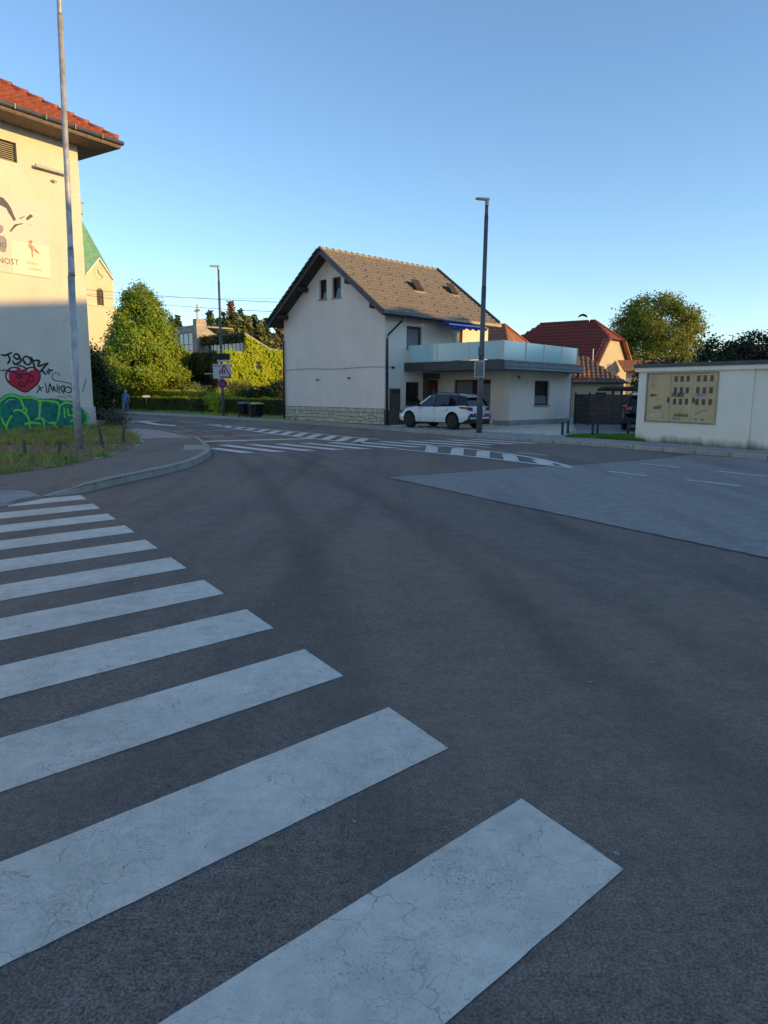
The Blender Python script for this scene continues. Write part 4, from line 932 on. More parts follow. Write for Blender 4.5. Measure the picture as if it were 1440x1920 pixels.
# ------------------------------------------------------------------ meter building on the right
U0 = Vector((8.58, 24.38)); uu = Vector((.5253, -.8509)); nu = Vector((-.8509, -.5253)); uu3 = Vector((uu.x, uu.y, 0)); nu3 = Vector((nu.x, nu.y, 0))
def UP(s, z, o=0): p = U0 + uu * s + nu * o; return Vector((p.x, p.y, z))
ut = thing('meter_building', (10, 23, .05), 'low white rendered meter building with yellow metal cabinet doors', 'outbuilding')
mb = MB(); wall(mb, U0, uu, nu, 4.05, .02, 2.36, [(.37, 2.92, .74, 2.29)], .12); wall(mb, U0 + uu * 4.05 - nu * .05, uu, nu, 5.5, .02, 2.36)
mb.face([UP(4.05, .02), UP(4.05, .02, -.05), UP(4.05, 2.36, -.05), UP(4.05, 2.36)])
wall(mb, U0 - nu * 4, nu, -uu, 4, .02, 2.36); wall(mb, U0 - nu * 4, uu, -nu, 9.5, .02, 2.36)
mb.build('wall', 'plaster_util', ut)
m = MB(); m.obox(UP(-.08, 2.36, .1), uu3 * 9.8, -nu3 * 4.3, z3 * .13); m.build('roof_edge', 'plaster_util', ut)
m = MB(); m.obox(UP(-.12, 2.49, .14), uu3 * 9.9, -nu3 * 4.4, z3 * .12); m.build('roof_sheet', 'roof_felt', ut)
m = MB(); m.obox(UP(.34, .71, .0), uu3 * 2.61, nu3 * .03, z3 * .035); m.obox(UP(.34, 2.285, .0), uu3 * 2.61, nu3 * .03, z3 * .035); m.obox(UP(.34, .745, 0), uu3 * .035, nu3 * .03, z3 * 1.54); m.obox(UP(2.915, .745, 0), uu3 * .035, nu3 * .03, z3 * 1.54)
m.build('cabinet_frame', 'cabinet_frame', ut)
cabs = []
for i, (s0, s1) in enumerate(((.385, 1.27), (1.285, 2.075), (2.085, 2.91))):
    m = MB(); m.obox(UP(s0, .752, -.03), uu3 * (s1 - s0), nu3 * .025, z3 * 1.525); cd = m.build('cabinet_door', 'cabinet', ut); cabs.append(cd)
    if i:
        for r in range(3):
            for c in range(3):
                w_ = (s1 - s0); x = s0 + w_ * (.14 + c * .275); z = 2.02 - r * .36
                m = MB(); m.obox(UP(x, z, -.004), uu3 * .115, nu3 * .004, z3 * .185); m.build('meter_pane', 'cabinet_glass', cd)
                m = MB(); m.obox(UP(x - .006, z + .187, -.004), uu3 * .127, nu3 * .008, z3 * .008); m.build('pane_lip', 'cabinet_frame', cd)
for s in (1.20, 2.12): m = MB(); m.obox(UP(s, 1.36, -.004), uu3 * .04, nu3 * .03, z3 * .17); m.build('door_handle', 'black_plastic', ut)
Ou = lambda s, z: UP(s, z, -.002)
uT2 = uu3
tg = [('HUBS!', 1.32, 1.55, .17, 'spray_black', 1), ('KC=', .52, 1.55, .12, 'spray_black', 0), ('HERS', .66, 1.13, .14, 'spray_dim', 0), ('UDOC', 2.16, 1.56, .14, 'spray_blue', 2), ('ANNAN', 1.45, .92, .14, 'spray_dim', 1)]
for s_, a, z, sz, mt, ci in tg:
    t_ = text_mesh('graffiti_tag', s_, sz, Ou(a, z), uT2 + z3 * (.12 if s_ == 'HERS' else 0), z3, nu3, mt, cabs[ci], .004, .15, .006); t_['kind'] = 'stuff'
m = MB()
for s in ([(.5, .95), (.62, 1.02), (.72, .92), (.84, 1.02), (.95, .93), (1.05, 1.0)], [(.45, .85), (.6, .95), (.75, .85), (.9, .95), (1.02, .86)]): ribbon(m, lambda t, z, o: UP(t, z, -.002 + o), s, .03, .004)
tag(m.build('graffiti_scrawl', 'spray_white', cabs[0]), kind='stuff')
m = MB()
for s in ([(.72, 1.45), (.80, 1.5), (.84, 1.42), (.76, 1.38)], [(.5, 1.8), (.54, 2.0), (.62, 1.95), (.58, 1.85)]): ribbon(m, lambda t, z, o: UP(t, z, -.002 + o), s, .035, .006)
tag(m.build('graffiti_scrawl', 'spray_yellow', cabs[0]), kind='stuff')
m = MB(); ribbon(m, lambda t, z, o: UP(t, z, -.002 + o), [(1.62, 1.08), (1.7, 1.15), (1.74, 1.07), (1.66, 1.03)], .04, .004); tag(m.build('graffiti_scrawl', 'spray_yellow', cabs[1]), kind='stuff')
m = MB(); ribbon(m, lambda t, z, o: UP(t, z, -.002 + o), [(2.2, .98), (2.3, 1.06), (2.5, 1.13), (2.62, 1.14)], .022, .004); tag(m.build('graffiti_scrawl', 'spray_dim', cabs[2]), kind='stuff')
for ci, a in ((1, 1.42), (1, 1.58), (2, 2.2), (2, 2.42)): m = MB(); m.obox(UP(a, .82, -.004), uu3 * .13, nu3 * .003, z3 * .07); m.build('notice', 'spray_blue', cabs[ci])

# ------------------------------------------------------------------ plank fence
fn = thing('plank_fence', (11, 36.3, .05), 'dark stained fence of horizontal planks behind the bollards', 'fence')
FS = [((9.95, 37.4), (10.35, 36.25)), ((10.35, 36.25), (16.5, 35.0))]
for (a, b) in FS:
    a, b = Vector((*a, 0)), Vector((*b, 0)); n_ = max(1, round((b - a).length / 2.0))
    for i in range(n_):
        p, q = a.lerp(b, i / n_), a.lerp(b, (i + 1) / n_)
        for k in range(11):
            m = MB(); j = random.uniform(-.004, .004); m.bar(p + z3 * (.15 + k * .137 + j), q + z3 * (.15 + k * .137 - j), .022, .1335); m.build('plank', 'timber_fence', fn)
        m = MB(); m.box((p.x, p.y + .05, .05), .09, .09, 1.62); m.build('post', 'timber_fence', fn)
# ------------------------------------------------------------------ pergola and shed behind the fence
pg = thing('pergola', (13.5, 40.5, .05), 'dark flat timber pergola above the plank fence', 'pergola')
for i in range(9): m = MB(); m.bar((12.2 + i * .45, 39.4, 1.96), (12.6 + i * .45, 42.0, 1.96), .07, .12); m.build('rafter', 'timber_dark', pg)
for y, o in ((39.8, 0), (41.6, .3)): m = MB(); m.bar((12.0 + o, y, 1.84), (16.2 + o, y - .1, 1.84), .1, .14); m.build('beam', 'timber_dark', pg)
for x, y in ((13.1, 39.8), (15.9, 39.7), (13.2, 41.6), (16.1, 41.5)): m = MB(); m.box((x, y, .05), .11, .11, 1.72); m.build('post', 'timber_dark', pg)
sh = thing('tiled_shed', (14, 49.5, .05), 'low cream shed with weathered orange tiled roof beyond the fence', 'shed')
S0 = Vector((10.6, 48.9)); se = Vector((.985, -.17)); sn = Vector((-.17, -.985)); se3 = Vector((se.x, se.y, 0)); sn3 = Vector((sn.x, sn.y, 0))
def SP(a, b, z): p = S0 + se * a - sn * b; return Vector((p.x, p.y, z))
mb = MB(); wall(mb, S0, se, sn, 5.4, .05, 2.35, [(3.6, 4.3, .9, 1.7)]); wall(mb, S0 + se * 5.4, -sn, se, 4, .05, 2.35); wall(mb, S0, -sn, -se, 4, .05, 2.35); wall(mb, S0 - sn * 4, se, -sn, 5.4, .05, 2.35); mb.build('wall', 'cream_house', sh)
window(sh, S0, se, sn, 3.6, 4.3, .9, 1.7, 'timber_dark')
ea = [SP(-.3, -.3, 2.32), SP(5.7, -.3, 2.32), SP(5.7, 4.3, 2.32), SP(-.3, 4.3, 2.32)]; ra, rb = SP(.6, 2.0, 4.15), SP(2.9, 2.0, 4.15)
mb = MB(); mb.face([ea[0], ea[1], rb, ra]); mb.face([ea[2], ea[3], ra, rb]); mb.face([ea[1], ea[2], rb]); mb.face([ea[3], ea[0], ra]); mb.face(ea[::-1]); srf = mb.build('roof', 'tile_dark_brown', sh)
ev = (SP(0, 2.0, 4.15) - SP(0, -.3, 2.32)).normalized(); nv = se3.cross(ev).normalized()
LVs = (SP(0, 2.0, 4.15) - SP(0, -.3, 2.32)).length
tile_roof('roof_tiles', 'tile_orange', srf, ea[0], se3, ev, nv, 6.0, LVs, .3, .35, keep=lambda u, v: .9 * v / LVs < u < 6.0 - 2.8 * v / LVs and u < 4.1 - 1.5 * v / LVs)
tile_roof('shaded_roof_tiles', 'tile_dark_brown', srf, ea[0], se3, ev, nv, 6.0, LVs, .3, .35, keep=lambda u, v: u < 6.0 - 2.8 * v / LVs and u >= 4.1 - 1.5 * v / LVs)  # shadow on the right part, put into a darker tile colour
m = MB(); m.tube([ea[0] + sn3 * .06, ea[1] + sn3 * .06], .05, 7); m.build('gutter', 'gutter_dark', sh)
m = MB(); m.tube([SP(2.2, -.32, 2.28), SP(2.0, -.1, 2.1), SP(2.0, -.05, .1)], .035, 7); m.build('downpipe', 'gutter_tan', sh)

# ------------------------------------------------------------------ houses behind
def hip_house(name, label, R0, R1, zr, hw_, ze, ext, mats, hipz=None, wins=True, tilew=.34):
    """house with ridge R0->R1 (2D), half width hw_, eaves ze, gable/half-hip ends ext beyond the ridge ends"""
    R0, R1 = Vector(R0), Vector(R1); r = (R1 - R0).normalized(); f = Vector((r.y, -r.x))       # f: towards the viewer side
    if f.y > 0: f = -f
    t = thing(name, ((R0.x + R1.x) / 2, (R0.y + R1.y) / 2, 0), label, 'house')
    e0, e1 = R0 - r * ext, R1 + r * ext; hz = hipz if hipz else ze
    hh = hw_ * (zr - hz) / (zr - ze); W = hw_ - .45; k = (zr - ze) / hw_; ee = ext - .35
    L3 = lambda p, z: Vector((p.x, p.y, z))
    mb = MB()
    for n_, sgn in ((f, 1), (-f, -1)):
        mb.face([L3(e0 + n_ * hw_, ze), L3(e1 + n_ * hw_, ze), L3(e1 + n_ * hh, hz), L3(R1, zr), L3(R0, zr), L3(e0 + n_ * hh, hz)][::sgn])
    for e, R in ((e0, R0), (e1, R1)): mb.face([L3(e + f * hh, hz), L3(e - f * hh, hz), L3(R, zr)])
    mb.v = [tuple(Vector(v)) for v in mb.v]
    rf_ = mb.build('roof', mats[0], t)
    ev_ = (L3(R0, zr) - L3(R0 + f * hw_, ze)).normalized(); Lv = (L3(R0, zr) - L3(R0 + f * hw_, ze)).length; r3 = L3(r, 0); nn = r3.cross(ev_); nn = nn if nn.z > 0 else -nn
    Lr = (e1 - e0).length
    def kp(u, v):
        z = ze + (zr - ze) * v / Lv
        m_ = 0 if z < hz else ext * (z - hz) / (zr - hz)
        return m_ < u < Lr - m_
    tile_roof('roof_tiles', mats[0], rf_, L3(e0 + f * hw_, ze), r3, ev_, nn, Lr, Lv, tilew, .4, keep=kp)
    for q in (e0, e1):
        for s_ in (1, -1): m = MB(); m.bar(L3(q + f * hw_ * s_, ze - .02), L3(q + f * hh * s_, hz - .02), .3, .14); m.build('barge_board', mats[2], rf_)
    for a, b in ((L3(R0, zr), L3(R1, zr)), (L3(R1, zr), L3(e1 + f * hh, hz)), (L3(R1, zr), L3(e1 - f * hh, hz))):
        m = MB(); m.tube([a + z3 * .04, b + z3 * .04], .1, 7); m.build('ridge', mats[0], rf_)
    cl = [(-k, 1, ze - .1 + k * .45), (k, 1, ze - .1 + k * (2 * W + .45))]
    b0, b1 = R0 - r * ee, R1 + r * ee
    hol = [(W * .72, W * .72 + .75, 2.6, 4.0), (W * 1.22, W * 1.22 + .75, 2.6, 4.0)] if wins else []
    mb = MB(); wall(mb, b1 + f * W, -f, r, 2 * W, 0, hz + .1, hol, .12, cl); wall(mb, b0 + f * W, -f, -r, 2 * W, 0, hz + .1, (), .12, cl)
    wall(mb, b0 + f * W, r, f, (b1 - b0).length, 0, ze - .1 + k * .4); wall(mb, b0 - f * W, r, -f, (b1 - b0).length, 0, ze - .1 + k * .4)
    mb.build('wall', mats[1], t)
    for h in hol: window(t, b1 + f * W, -f, r, *h, 'gutter_tan', 'glass_blind', .08, .07)
    return t, rf_
rh_, rr_ = hip_house('red_roofed_house', 'cream house with dark red half-hipped tiled roof beyond the fence', (13.2, 62.2), (17.0, 59.2), 7.4, 3.9, 3.75, 1.9, ('tile_dark_red', 'cream_house', 'tile_orange'), hipz=5.85)
m = MB(); m.tube([(16.55, 59.3, 7.3), (16.55, 59.3, 7.85)], .02, 6); m.build('aerial_mast', 'steel', rr_)
m = MB()
for i in range(6):
    a0, a1 = i / 6 * 1.6 - .8, (i + 1) / 6 * 1.6 - .8
    m.face([(16.0 + .45 * a0, 59.2, 7.75 + .22 * math.cos(a0 * 1.6)), (16.0 + .45 * a1, 59.2, 7.75 + .22 * math.cos(a1 * 1.6)), (16.05 + .45 * a1, 59.5, 7.62 + .2 * math.cos(a1 * 1.6)), (16.05 + .45 * a0, 59.5, 7.62 + .2 * math.cos(a0 * 1.6))])
m.build('satellite_dish', 'gutter_dark', rr_)
m = MB(); m.tube([(15.75, 54.9, 3.9), (15.75, 54.9, 4.95)], .035, 6); m.build('vent_pipe', 'white_metal', rr_)
ls = MB(); wall(ls, Vector((18.6, 55.6)), Vector((.985, -.17)), Vector((-.17, -.985)), 4.0, 0, 3.3, [(1.5, 2.4, 1.6, 2.7)]); ls.build('lean_to_wall', 'cream_house', rh_)
window(rh_, Vector((18.6, 55.6)), Vector((.985, -.17)), Vector((-.17, -.985)), 1.5, 2.4, 1.6, 2.7, 'timber_dark', 'window_glass', .08)
ls = MB(); ls.face([(18.3, 55.2, 3.3), (22.9, 54.4, 3.3), (22.9, 58.4, 4.3), (18.9, 58.9, 4.3)]); ls.face([(18.3, 55.2, 3.25), (18.9, 58.9, 4.25), (22.9, 58.4, 4.25), (22.9, 54.4, 3.25)]); ls.build('lean_to_roof', 'tile_orange', rh_)
bh_, br_ = hip_house('brown_roofed_house', 'house with sunlit orange-brown roof just behind the white gabled house', (4.5, 60.0), (9.2, 56.0), 6.75, 3.6, 3.6, 1.4, ('tile_orange', 'cream_house', 'timber_dark'), hipz=5.2, wins=False)
dh_, dr_ = hip_house('dark_roofed_house', 'low house with dark brown roof behind the dark shrubs', (33.8, 70.0), (39, 68.0), 6.2, 3.6, 3.8, 1.2, ('tile_dark_brown', 'cream_house', 'timber_dark'), hipz=5.6, wins=False)

# ------------------------------------------------------------------ church tower
ct = thing('church_tower', (-36.2, 90, 0), 'cream church tower with green copper spire, clock and arched louvred window', 'church tower')
TC = Vector((-36.75, 90.4)); th0 = math.radians(21.6)
def tdir(k): a = th0 + k * math.pi / 2; return Vector((math.sin(a), -math.cos(a)))
def corners(r): return [TC + tdir(k) * r for k in range(4)]
def tface(mb, r, z0, z1, holes=None):
    c = corners(r)
    for k in range(4):
        a, b = c[k], c[(k + 1) % 4]; L = (b - a).length; u_ = (b - a) / L; n_ = ((a + b) / 2 - TC).normalized()
        wall(mb, a, u_, n_, L, z0, z1, [(L / 2 - .55, L / 2 + .55, 11.9, 13.9)] if holes else [], .25)
r1_, r2_ = 3.45, 3.15
mb = MB(); tface(mb, r1_, 0, 11.75); mb.prism([(p.x, p.y) for p in corners(r1_ + .1)], 11.7, 11.85); mb.build('shaft', 'cream', ct)
mb = MB(); tface(mb, r2_, 11.85, 15.3, True); bf = mb.build('belfry', 'cream', ct)
c = corners(r2_)
gz = 17.3
for k in range(4):
    a, b = c[k], c[(k + 1) % 4]; L = (b - a).length; u_ = (b - a) / L; n_ = ((a + b) / 2 - TC).normalized(); M_ = (a + b) / 2
    m = MB(); m.hexa([V3(a - n_ * .3, 15.3), V3(b - n_ * .3, 15.3), V3(M_ - n_ * .3, gz)], [V3(a, 15.3), V3(b, 15.3), V3(M_, gz)]); m.build('gable', 'cream', bf)
    for s_ in (a, b):
        m = MB(); m.bar(V3(s_ + n_ * .12, 15.2), V3(M_ + n_ * .12, gz + .08), .3, .14); m.build('gable_cornice', 'white_metal', bf)
    # arched louvred window
    m = MB(); O_ = V3(M_ - n_ * .12, 0); u3_ = V3(u_, 0)
    ar = [O_ + u3_ * x + z3 * z for x, z in [(-.55, 11.9), (.55, 11.9), (.55, 13.45)] + [(.55 * math.cos(t_), 13.45 + .55 * math.sin(t_)) for t_ in np.linspace(.2, math.pi - .2, 8)] + [(-.55, 13.45)]]
    m.face(ar); lw = m.build('louvre_window', 'timber_soffit', bf)
    for i in range(9): z = 12.0 + i * .2; m = MB(); m.obox(O_ - u3_ * .5 + z3 * z + V3(n_, 0) * .02, u3_ * 1.0, V3(n_, 0) * .06 - z3 * .05, z3 * .03); m.build('louvre', 'timber_dark', lw)
    for x in (-.52, 0, .5): m = MB(); m.obox(O_ + u3_ * (x - .03) + z3 * 11.9 + V3(n_, 0) * .05, u3_ * .06, V3(n_, 0) * .04, z3 * 1.6); m.build('mullion', 'timber_soffit', lw)
    sp_ = MB()                                                # spandrels that close the square hole above the arch
    for sx in (-1, 1):
        pts = [V3(M_ + u_ * (.555 * sx), 13.45), V3(M_ + u_ * (.555 * sx), 13.905), V3(M_, 13.905)] + [V3(M_ + u_ * (.55 * sx * math.sin(t_)), 13.45 + .45 * math.cos(t_)) for t_ in np.linspace(0.05, math.pi / 2, 6)]
        sp_.face(pts)
    sp_.build('arch', 'cream', bf)
    cf = V3(M_ + n_ * .03, 15.65)                              # clock: marks and hands straight on the wall
    for i in range(12):
        a_ = i / 12 * 2 * math.pi; m = MB(); d_ = u3_ * math.cos(a_) + z3 * math.sin(a_); m.bar(cf + d_ * .66, cf + d_ * .78, .045, .02, V3(n_, 0)); m.build('clock_mark', 'ink', bf)
    for a_, l_ in ((2.0, .5), (-.6, .7)): m = MB(); d_ = u3_ * math.cos(a_) + z3 * math.sin(a_); m.bar(cf - d_ * .1, cf + d_ * l_, .08, .02, V3(n_, 0)); m.build('clock_hand', 'ink', bf)
apex = V3(TC, 21.9)
mb = MB()
for k in range(4):
    a, b = c[k], c[(k + 1) % 4]; M_ = (a + b) / 2; n_ = (M_ - TC).normalized()
    e = [TC + (p - TC) * 1.05 for p in (a, b)]
    mb.face([V3(e[0], 15.25), V3(M_ + n_ * .1, gz + .1), apex]); mb.face([V3(M_ + n_ * .1, gz + .1), V3(e[1], 15.25), apex])
spi = mb.build('spire', 'green_copper', ct)
for k in range(4):
    m = MB(); m.tube([V3(TC + (c[k] - TC) * 1.05, 15.3), apex], [.07, .04], 6); m.build('spire_rib', 'green_copper', spi)
m = MB(); m.tube([apex, apex + z3 * .6, apex + z3 * .75, apex + z3 * 1.0, apex + z3 * 1.15], [.06, .06, .28, .28, .05], 10); m.build('ball', 'gutter_tan', spi)
m = MB(); m.bar(apex + z3 * 1.1, apex + z3 * 2.5, .1, .1); m.bar(apex + z3 * 2.0 - Vector((.45, 0, 0)), apex + z3 * 2.0 + Vector((.45, 0, 0)), .1, .1); m.build('cross', 'gutter_tan', spi)

# ------------------------------------------------------------------ concrete church overgrown with creeper
cc = thing('concrete_church', (-13, 60, 0), 'low concrete church covered in yellow-green creeper with steel cross', 'church')
e1 = Vector((.697, -.717)); e2 = Vector((.717, .697)); Kc = Vector((-13.2, 57.1)); Ku = Kc + e2 * 2.6
nLf, nRf = Vector((-.717, -.697)), Vector((.697, -.717))
def C3(p, a, b, z): q = p - e1 * a + e2 * b; return Vector((q.x, q.y, z))
dw = (.7, 4.6, 2.1, 3.35)
mb = MB(); wall(mb, Kc, -e1, nLf, 9.0, 0, 4.72, [dw], .3); mb.build('terrace_wall', 'concrete_wall', cc)
window(cc, Kc, -e1, nLf, *dw, 'timber_dark', 'window_glass', .24, .08, 3)
m = MB(); m.obox(C3(Kc, .6, 0, 1.98) + V3(nLf, 0) * 0, V3(-e1, 0) * 4.4, V3(nLf, 0) * .35, z3 * .12); m.build('ledge', 'concrete_pale', cc)
mb = MB(); wall(mb, Kc, e2, nRf, 2.6, 0, 4.78)
wall(mb, Ku, e2, nRf, 9.0, 0, 6.25, [(.85, 1.25, 3.45, 4.05)], .25, [(.48, 1, 6.25), (.06, 1, 5.22)])
mb.build('creeper_wall', 'concrete_wall', cc)
window(cc, Ku, e2, nRf, .85, 1.25, 3.45, 4.05, 'concrete_pale', 'glass_grey', .16, .06)
m = MB()
pp = [(0, 6.25), (2.35, 5.12), (2.75, 5.05), (9.0, 4.68)]
for (a, za), (b, zb) in zip(pp, pp[1:]): m.hexa([C3(Ku, -.06, a, za - .02), C3(Ku, -.06, b, zb - .02), C3(Ku, .4, b, zb - .02), C3(Ku, .4, a, za - .02)], [C3(Ku, -.06, a, za + .1), C3(Ku, -.06, b, zb + .1), C3(Ku, .4, b, zb + .1), C3(Ku, .4, a, za + .1)])
m.build('wall_coping', 'concrete_pale', cc)
m = MB(); m.prism([C3(Kc, -.08, -.08, 0).xy, C3(Kc, -.08, 2.6, 0).xy, C3(Kc, 9, 2.6, 0).xy, C3(Kc, 9, -.08, 0).xy], 4.66, 4.8); m.build('terrace', 'concrete_pale', cc)
ho = [(.35, 5.7, 4.86, 5.62)]
mb = MB(); wall(mb, Ku, -e1, nLf, 7.0, 4.7, 6.2, ho, .25); mb.build('upper_wall', 'concrete_wall', cc)
window(cc, Ku, -e1, nLf, *ho[0], 'gutter_dark', 'glass_grey', .16, .05, 8)
m = MB(); m.prism([C3(Ku, 0, 0, 0).xy, C3(Ku, 0, 9, 0).xy, C3(Ku, 7, 9, 0).xy, C3(Ku, 7, 0, 0).xy], 4.6, 4.7); m.build('flat_roof', 'concrete_pale', cc)
m = MB(); m.obox(C3(Ku, -.0, -.06, 6.2), V3(-e1, 0) * 7.0, V3(e2, 0) * .3, z3 * .1); m.build('parapet', 'concrete_pale', cc)
m = MB()
for (a, za), (b, zb) in zip(pp, pp[1:]): m.hexa([C3(Ku, .4, a, za - .2), C3(Ku, .4, b, zb - .2), C3(Ku, 7, b, zb - .2), C3(Ku, 7, a, za - .2)], [C3(Ku, .4, a, za), C3(Ku, .4, b, zb), C3(Ku, 7, b, zb), C3(Ku, 7, a, za)])
m.build('sloping_roof', 'roof_felt', cc)
# tower with steel cross
T0 = Vector((-16.31, 63.2))
m = MB(); q = [T0, T0 + e2 * .95, T0 + e2 * .95 - e1 * .62, T0 - e1 * .62]; m.prism([(p.x, p.y) for p in q], 4.5, 7.82); tw = m.build('bell_pier', 'concrete_wall', cc)
for i in range(9): m = MB(); m.obox(V3(T0, 4.9 + i * .32) + V3(nRf, 0) * .002 + V3(e2, 0) * .02, V3(e2, 0) * .91, V3(nRf, 0) * .006, z3 * .012); m.build('shutter_line', 'mortar', tw)
cx = V3(T0 + e2 * .3 - e1 * .3, 0)
m = MB()
for dx in (-.12, .12): m = MB(); m.bar(cx + V3(e1, 0) * dx + z3 * 7.8, cx + V3(e1, 0) * dx + z3 * 9.1, .075, .075); m.build('cross_post', 'white_metal', tw)
for k in range(6): m = MB(); m.bar(cx - V3(e1, 0) * .12 + z3 * (7.95 + k * .2), cx + V3(e1, 0) * .12 + z3 * (7.95 + k * .2), .04, .04); m.build('cross_rung', 'white_metal', tw)
m = MB(); m.bar(cx + z3 * 8.50 - V3(e1, 0) * .5, cx + z3 * 8.50 + V3(e1, 0) * .5, .08, .08); m.build('cross_arm', 'sign_red', tw)
m = MB(); m.bar(cx + z3 * 8.62 - V3(e1, 0) * .45, cx + z3 * 8.62 + V3(e1, 0) * .45, .08, .06); m.build('cross_arm', 'white_metal', tw)
m = MB(); m.hexa([V3(T0 + e2 * .96, 4.7), V3(T0 + e2 * 3.4, 4.7), V3(T0 + e2 * 3.4 - e1 * .3, 4.7), V3(T0 + e2 * .96 - e1 * .3, 4.7)], [V3(T0 + e2 * .96, 7.1), V3(T0 + e2 * 3.4, 5.75), V3(T0 + e2 * 3.4 - e1 * .3, 5.75), V3(T0 + e2 * .96 - e1 * .3, 7.1)]); m.build('sloping_parapet', 'concrete_pale', cc)
# glazed hall left of the pier
L0 = T0 - e1 * .62
mb = MB(); hg = [(.35, 2.9, 4.7, 6.75)]; wall(mb, L0 + e2 * .1, -e1, nLf, 3.4, 2.0, 7.2, hg, .2); mb.build('hall_wall', 'concrete_wall', cc)
window(cc, L0 + e2 * .1, -e1, nLf, *hg[0], 'gutter_dark', 'glass_grey', .12, .06, 2, 1)
m = MB(); m.obox(V3(L0 + e2 * .05, 7.2), V3(-e1, 0) * 3.4, V3(e2, 0) * 4, z3 * .12); m.build('hall_roof', 'concrete_wall', cc)
def ivy(name, mat, O, u, n, L, top, z0, dens, size, keep=None):
    pts = []
    for _ in range(int(L * 5 * dens)):
        a, z = rng.uniform(0, L), rng.uniform(z0, 6.4)
        if z > top(a) + rng.normal() * .08: continue
        if keep and not keep(a, z): continue
        d = abs(rng.normal()) * .13 + .03 + .06 * math.sin(a * 3 + z * 2.3)
        pts.append((O.x + u.x * a + n.x * d, O.y + u.y * a + n.y * d, z))
    P = np.array(pts); nn = np.tile(np.array([n.x, n.y, .5]), (len(P), 1))
    return tag(quadmesh(name, leaf_quads(P, size, nn, .28, .8), 4, mat, cc), kind='stuff')
def ctop(a): return lerp(a, [(0, 4.75), (2.55, 4.75), (2.6, 6.1), (3.0, 5.95), (4.9, 5.0), (11, 4.6)])
notwin = lambda a, z: not (3.4 < a < 3.9 and 3.4 < z < 4.12)
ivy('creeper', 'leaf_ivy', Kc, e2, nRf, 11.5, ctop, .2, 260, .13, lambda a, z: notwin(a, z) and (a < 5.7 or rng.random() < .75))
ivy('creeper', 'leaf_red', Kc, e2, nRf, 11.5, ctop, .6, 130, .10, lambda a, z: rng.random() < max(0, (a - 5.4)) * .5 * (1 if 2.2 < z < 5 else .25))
ivy('creeper_shaded', 'leaf_ivy_shaded', Kc, -e1, nLf, 8.0, lambda a: 4.75, 2.0, 160, .10, lambda a, z: z > 3.1 + .35 * math.sin(a * 5) or a < .7 or (z > 2.8 and math.sin(a * 9) > .6))  # shade of this face is put into the darker leaf colour
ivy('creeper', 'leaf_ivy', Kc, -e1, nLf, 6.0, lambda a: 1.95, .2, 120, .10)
ivy('creeper_fringe', 'leaf_ivy_shaded', Ku, -e1, nLf, 6.4, lambda a: 6.25, 5.6, 110, .09, lambda a, z: z > 5.62 + .12 * math.sin(a * 4) or a < .4)
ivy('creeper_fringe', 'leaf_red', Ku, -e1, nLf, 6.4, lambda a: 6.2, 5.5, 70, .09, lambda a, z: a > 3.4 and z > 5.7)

# ------------------------------------------------------------------ vegetation
def crown_tree(name, label, cat, base, shape, nclump, per, leaf, size, clump_r, trunk_r, mats, limbs=9, group=None, gaps=.0, inner=.25, droop=0):
    """shape(h, ang) -> radius for h in 0..1 between z0 and z1"""
    x, y, z0, z1 = base
    t = thing(name, (x, y, .05), label, cat, group)
    m = MB(); H = z1 - z0
    ztop = z0 + H * .82
    m.tube([(x, y, 0), (x + .03, y, z0 * .5 + .3), (x - .04, y + .05, z0 + H * .3), (x + .05, y, z0 + H * .55), (x, y, ztop)], [trunk_r * 1.35, trunk_r, trunk_r * .8, trunk_r * .5, trunk_r * .15], 9)
    m.build('trunk', mats[0], t, True)
    cen, C = [], []
    for k in range(limbs):
        a = k * 2.4 + random.uniform(-.3, .3); h = .08 + .75 * k / limbs; r = shape(h, a) * random.uniform(.6, .85)
        zs = z0 + H * h * .85; tip = (x + r * math.cos(a), y + r * math.sin(a), zs + H * random.uniform(.05, .16))
        mid = (x + r * .5 * math.cos(a + .12), y + r * .5 * math.sin(a + .12), zs + H * .04)
        b = MB(); b.tube([(x, y, zs - .1), mid, tip], [trunk_r * .42 * (1 - h * .6), trunk_r * .24 * (1 - h * .5), .015], 6); b.build('limb', mats[0], t, True)
    n = 0
    while n < nclump:
        h = rng.uniform(0, 1); a = rng.uniform(0, 2 * np.pi); R = shape(h, a)
        if rng.uniform(0, shape(.3, 0) * 1.5) > R: continue
        rr = R * (rng.uniform(inner, 1) ** .45) * (1 + .10 * math.sin(a * 5 + h * 17) + rng.normal() * .03)
        if gaps and math.sin(a * 4 + 1.3) * math.sin(h * 13 + a) > 1 - gaps: continue
        cen.append((x + rr * math.cos(a), y + rr * math.sin(a), z0 + H * h - droop * rr * rr)); n += 1
    cen = np.array(cen); k = rng.integers(int(per * .5), int(per * 1.5), len(cen))
    P = np.repeat(cen, k, 0) + rng.normal(size=(k.sum(), 3)) * clump_r * np.array([1, 1, .75])
    out = P - np.array([x, y, z0 + H * .4]); out /= np.linalg.norm(out, axis=1)[:, None] + 1e-6
    tag(quadmesh('crown', leaf_quads(P, size, out + np.array([.2, -.1, .3]), .65), 4, mats[1], t), kind='stuff')
    return t
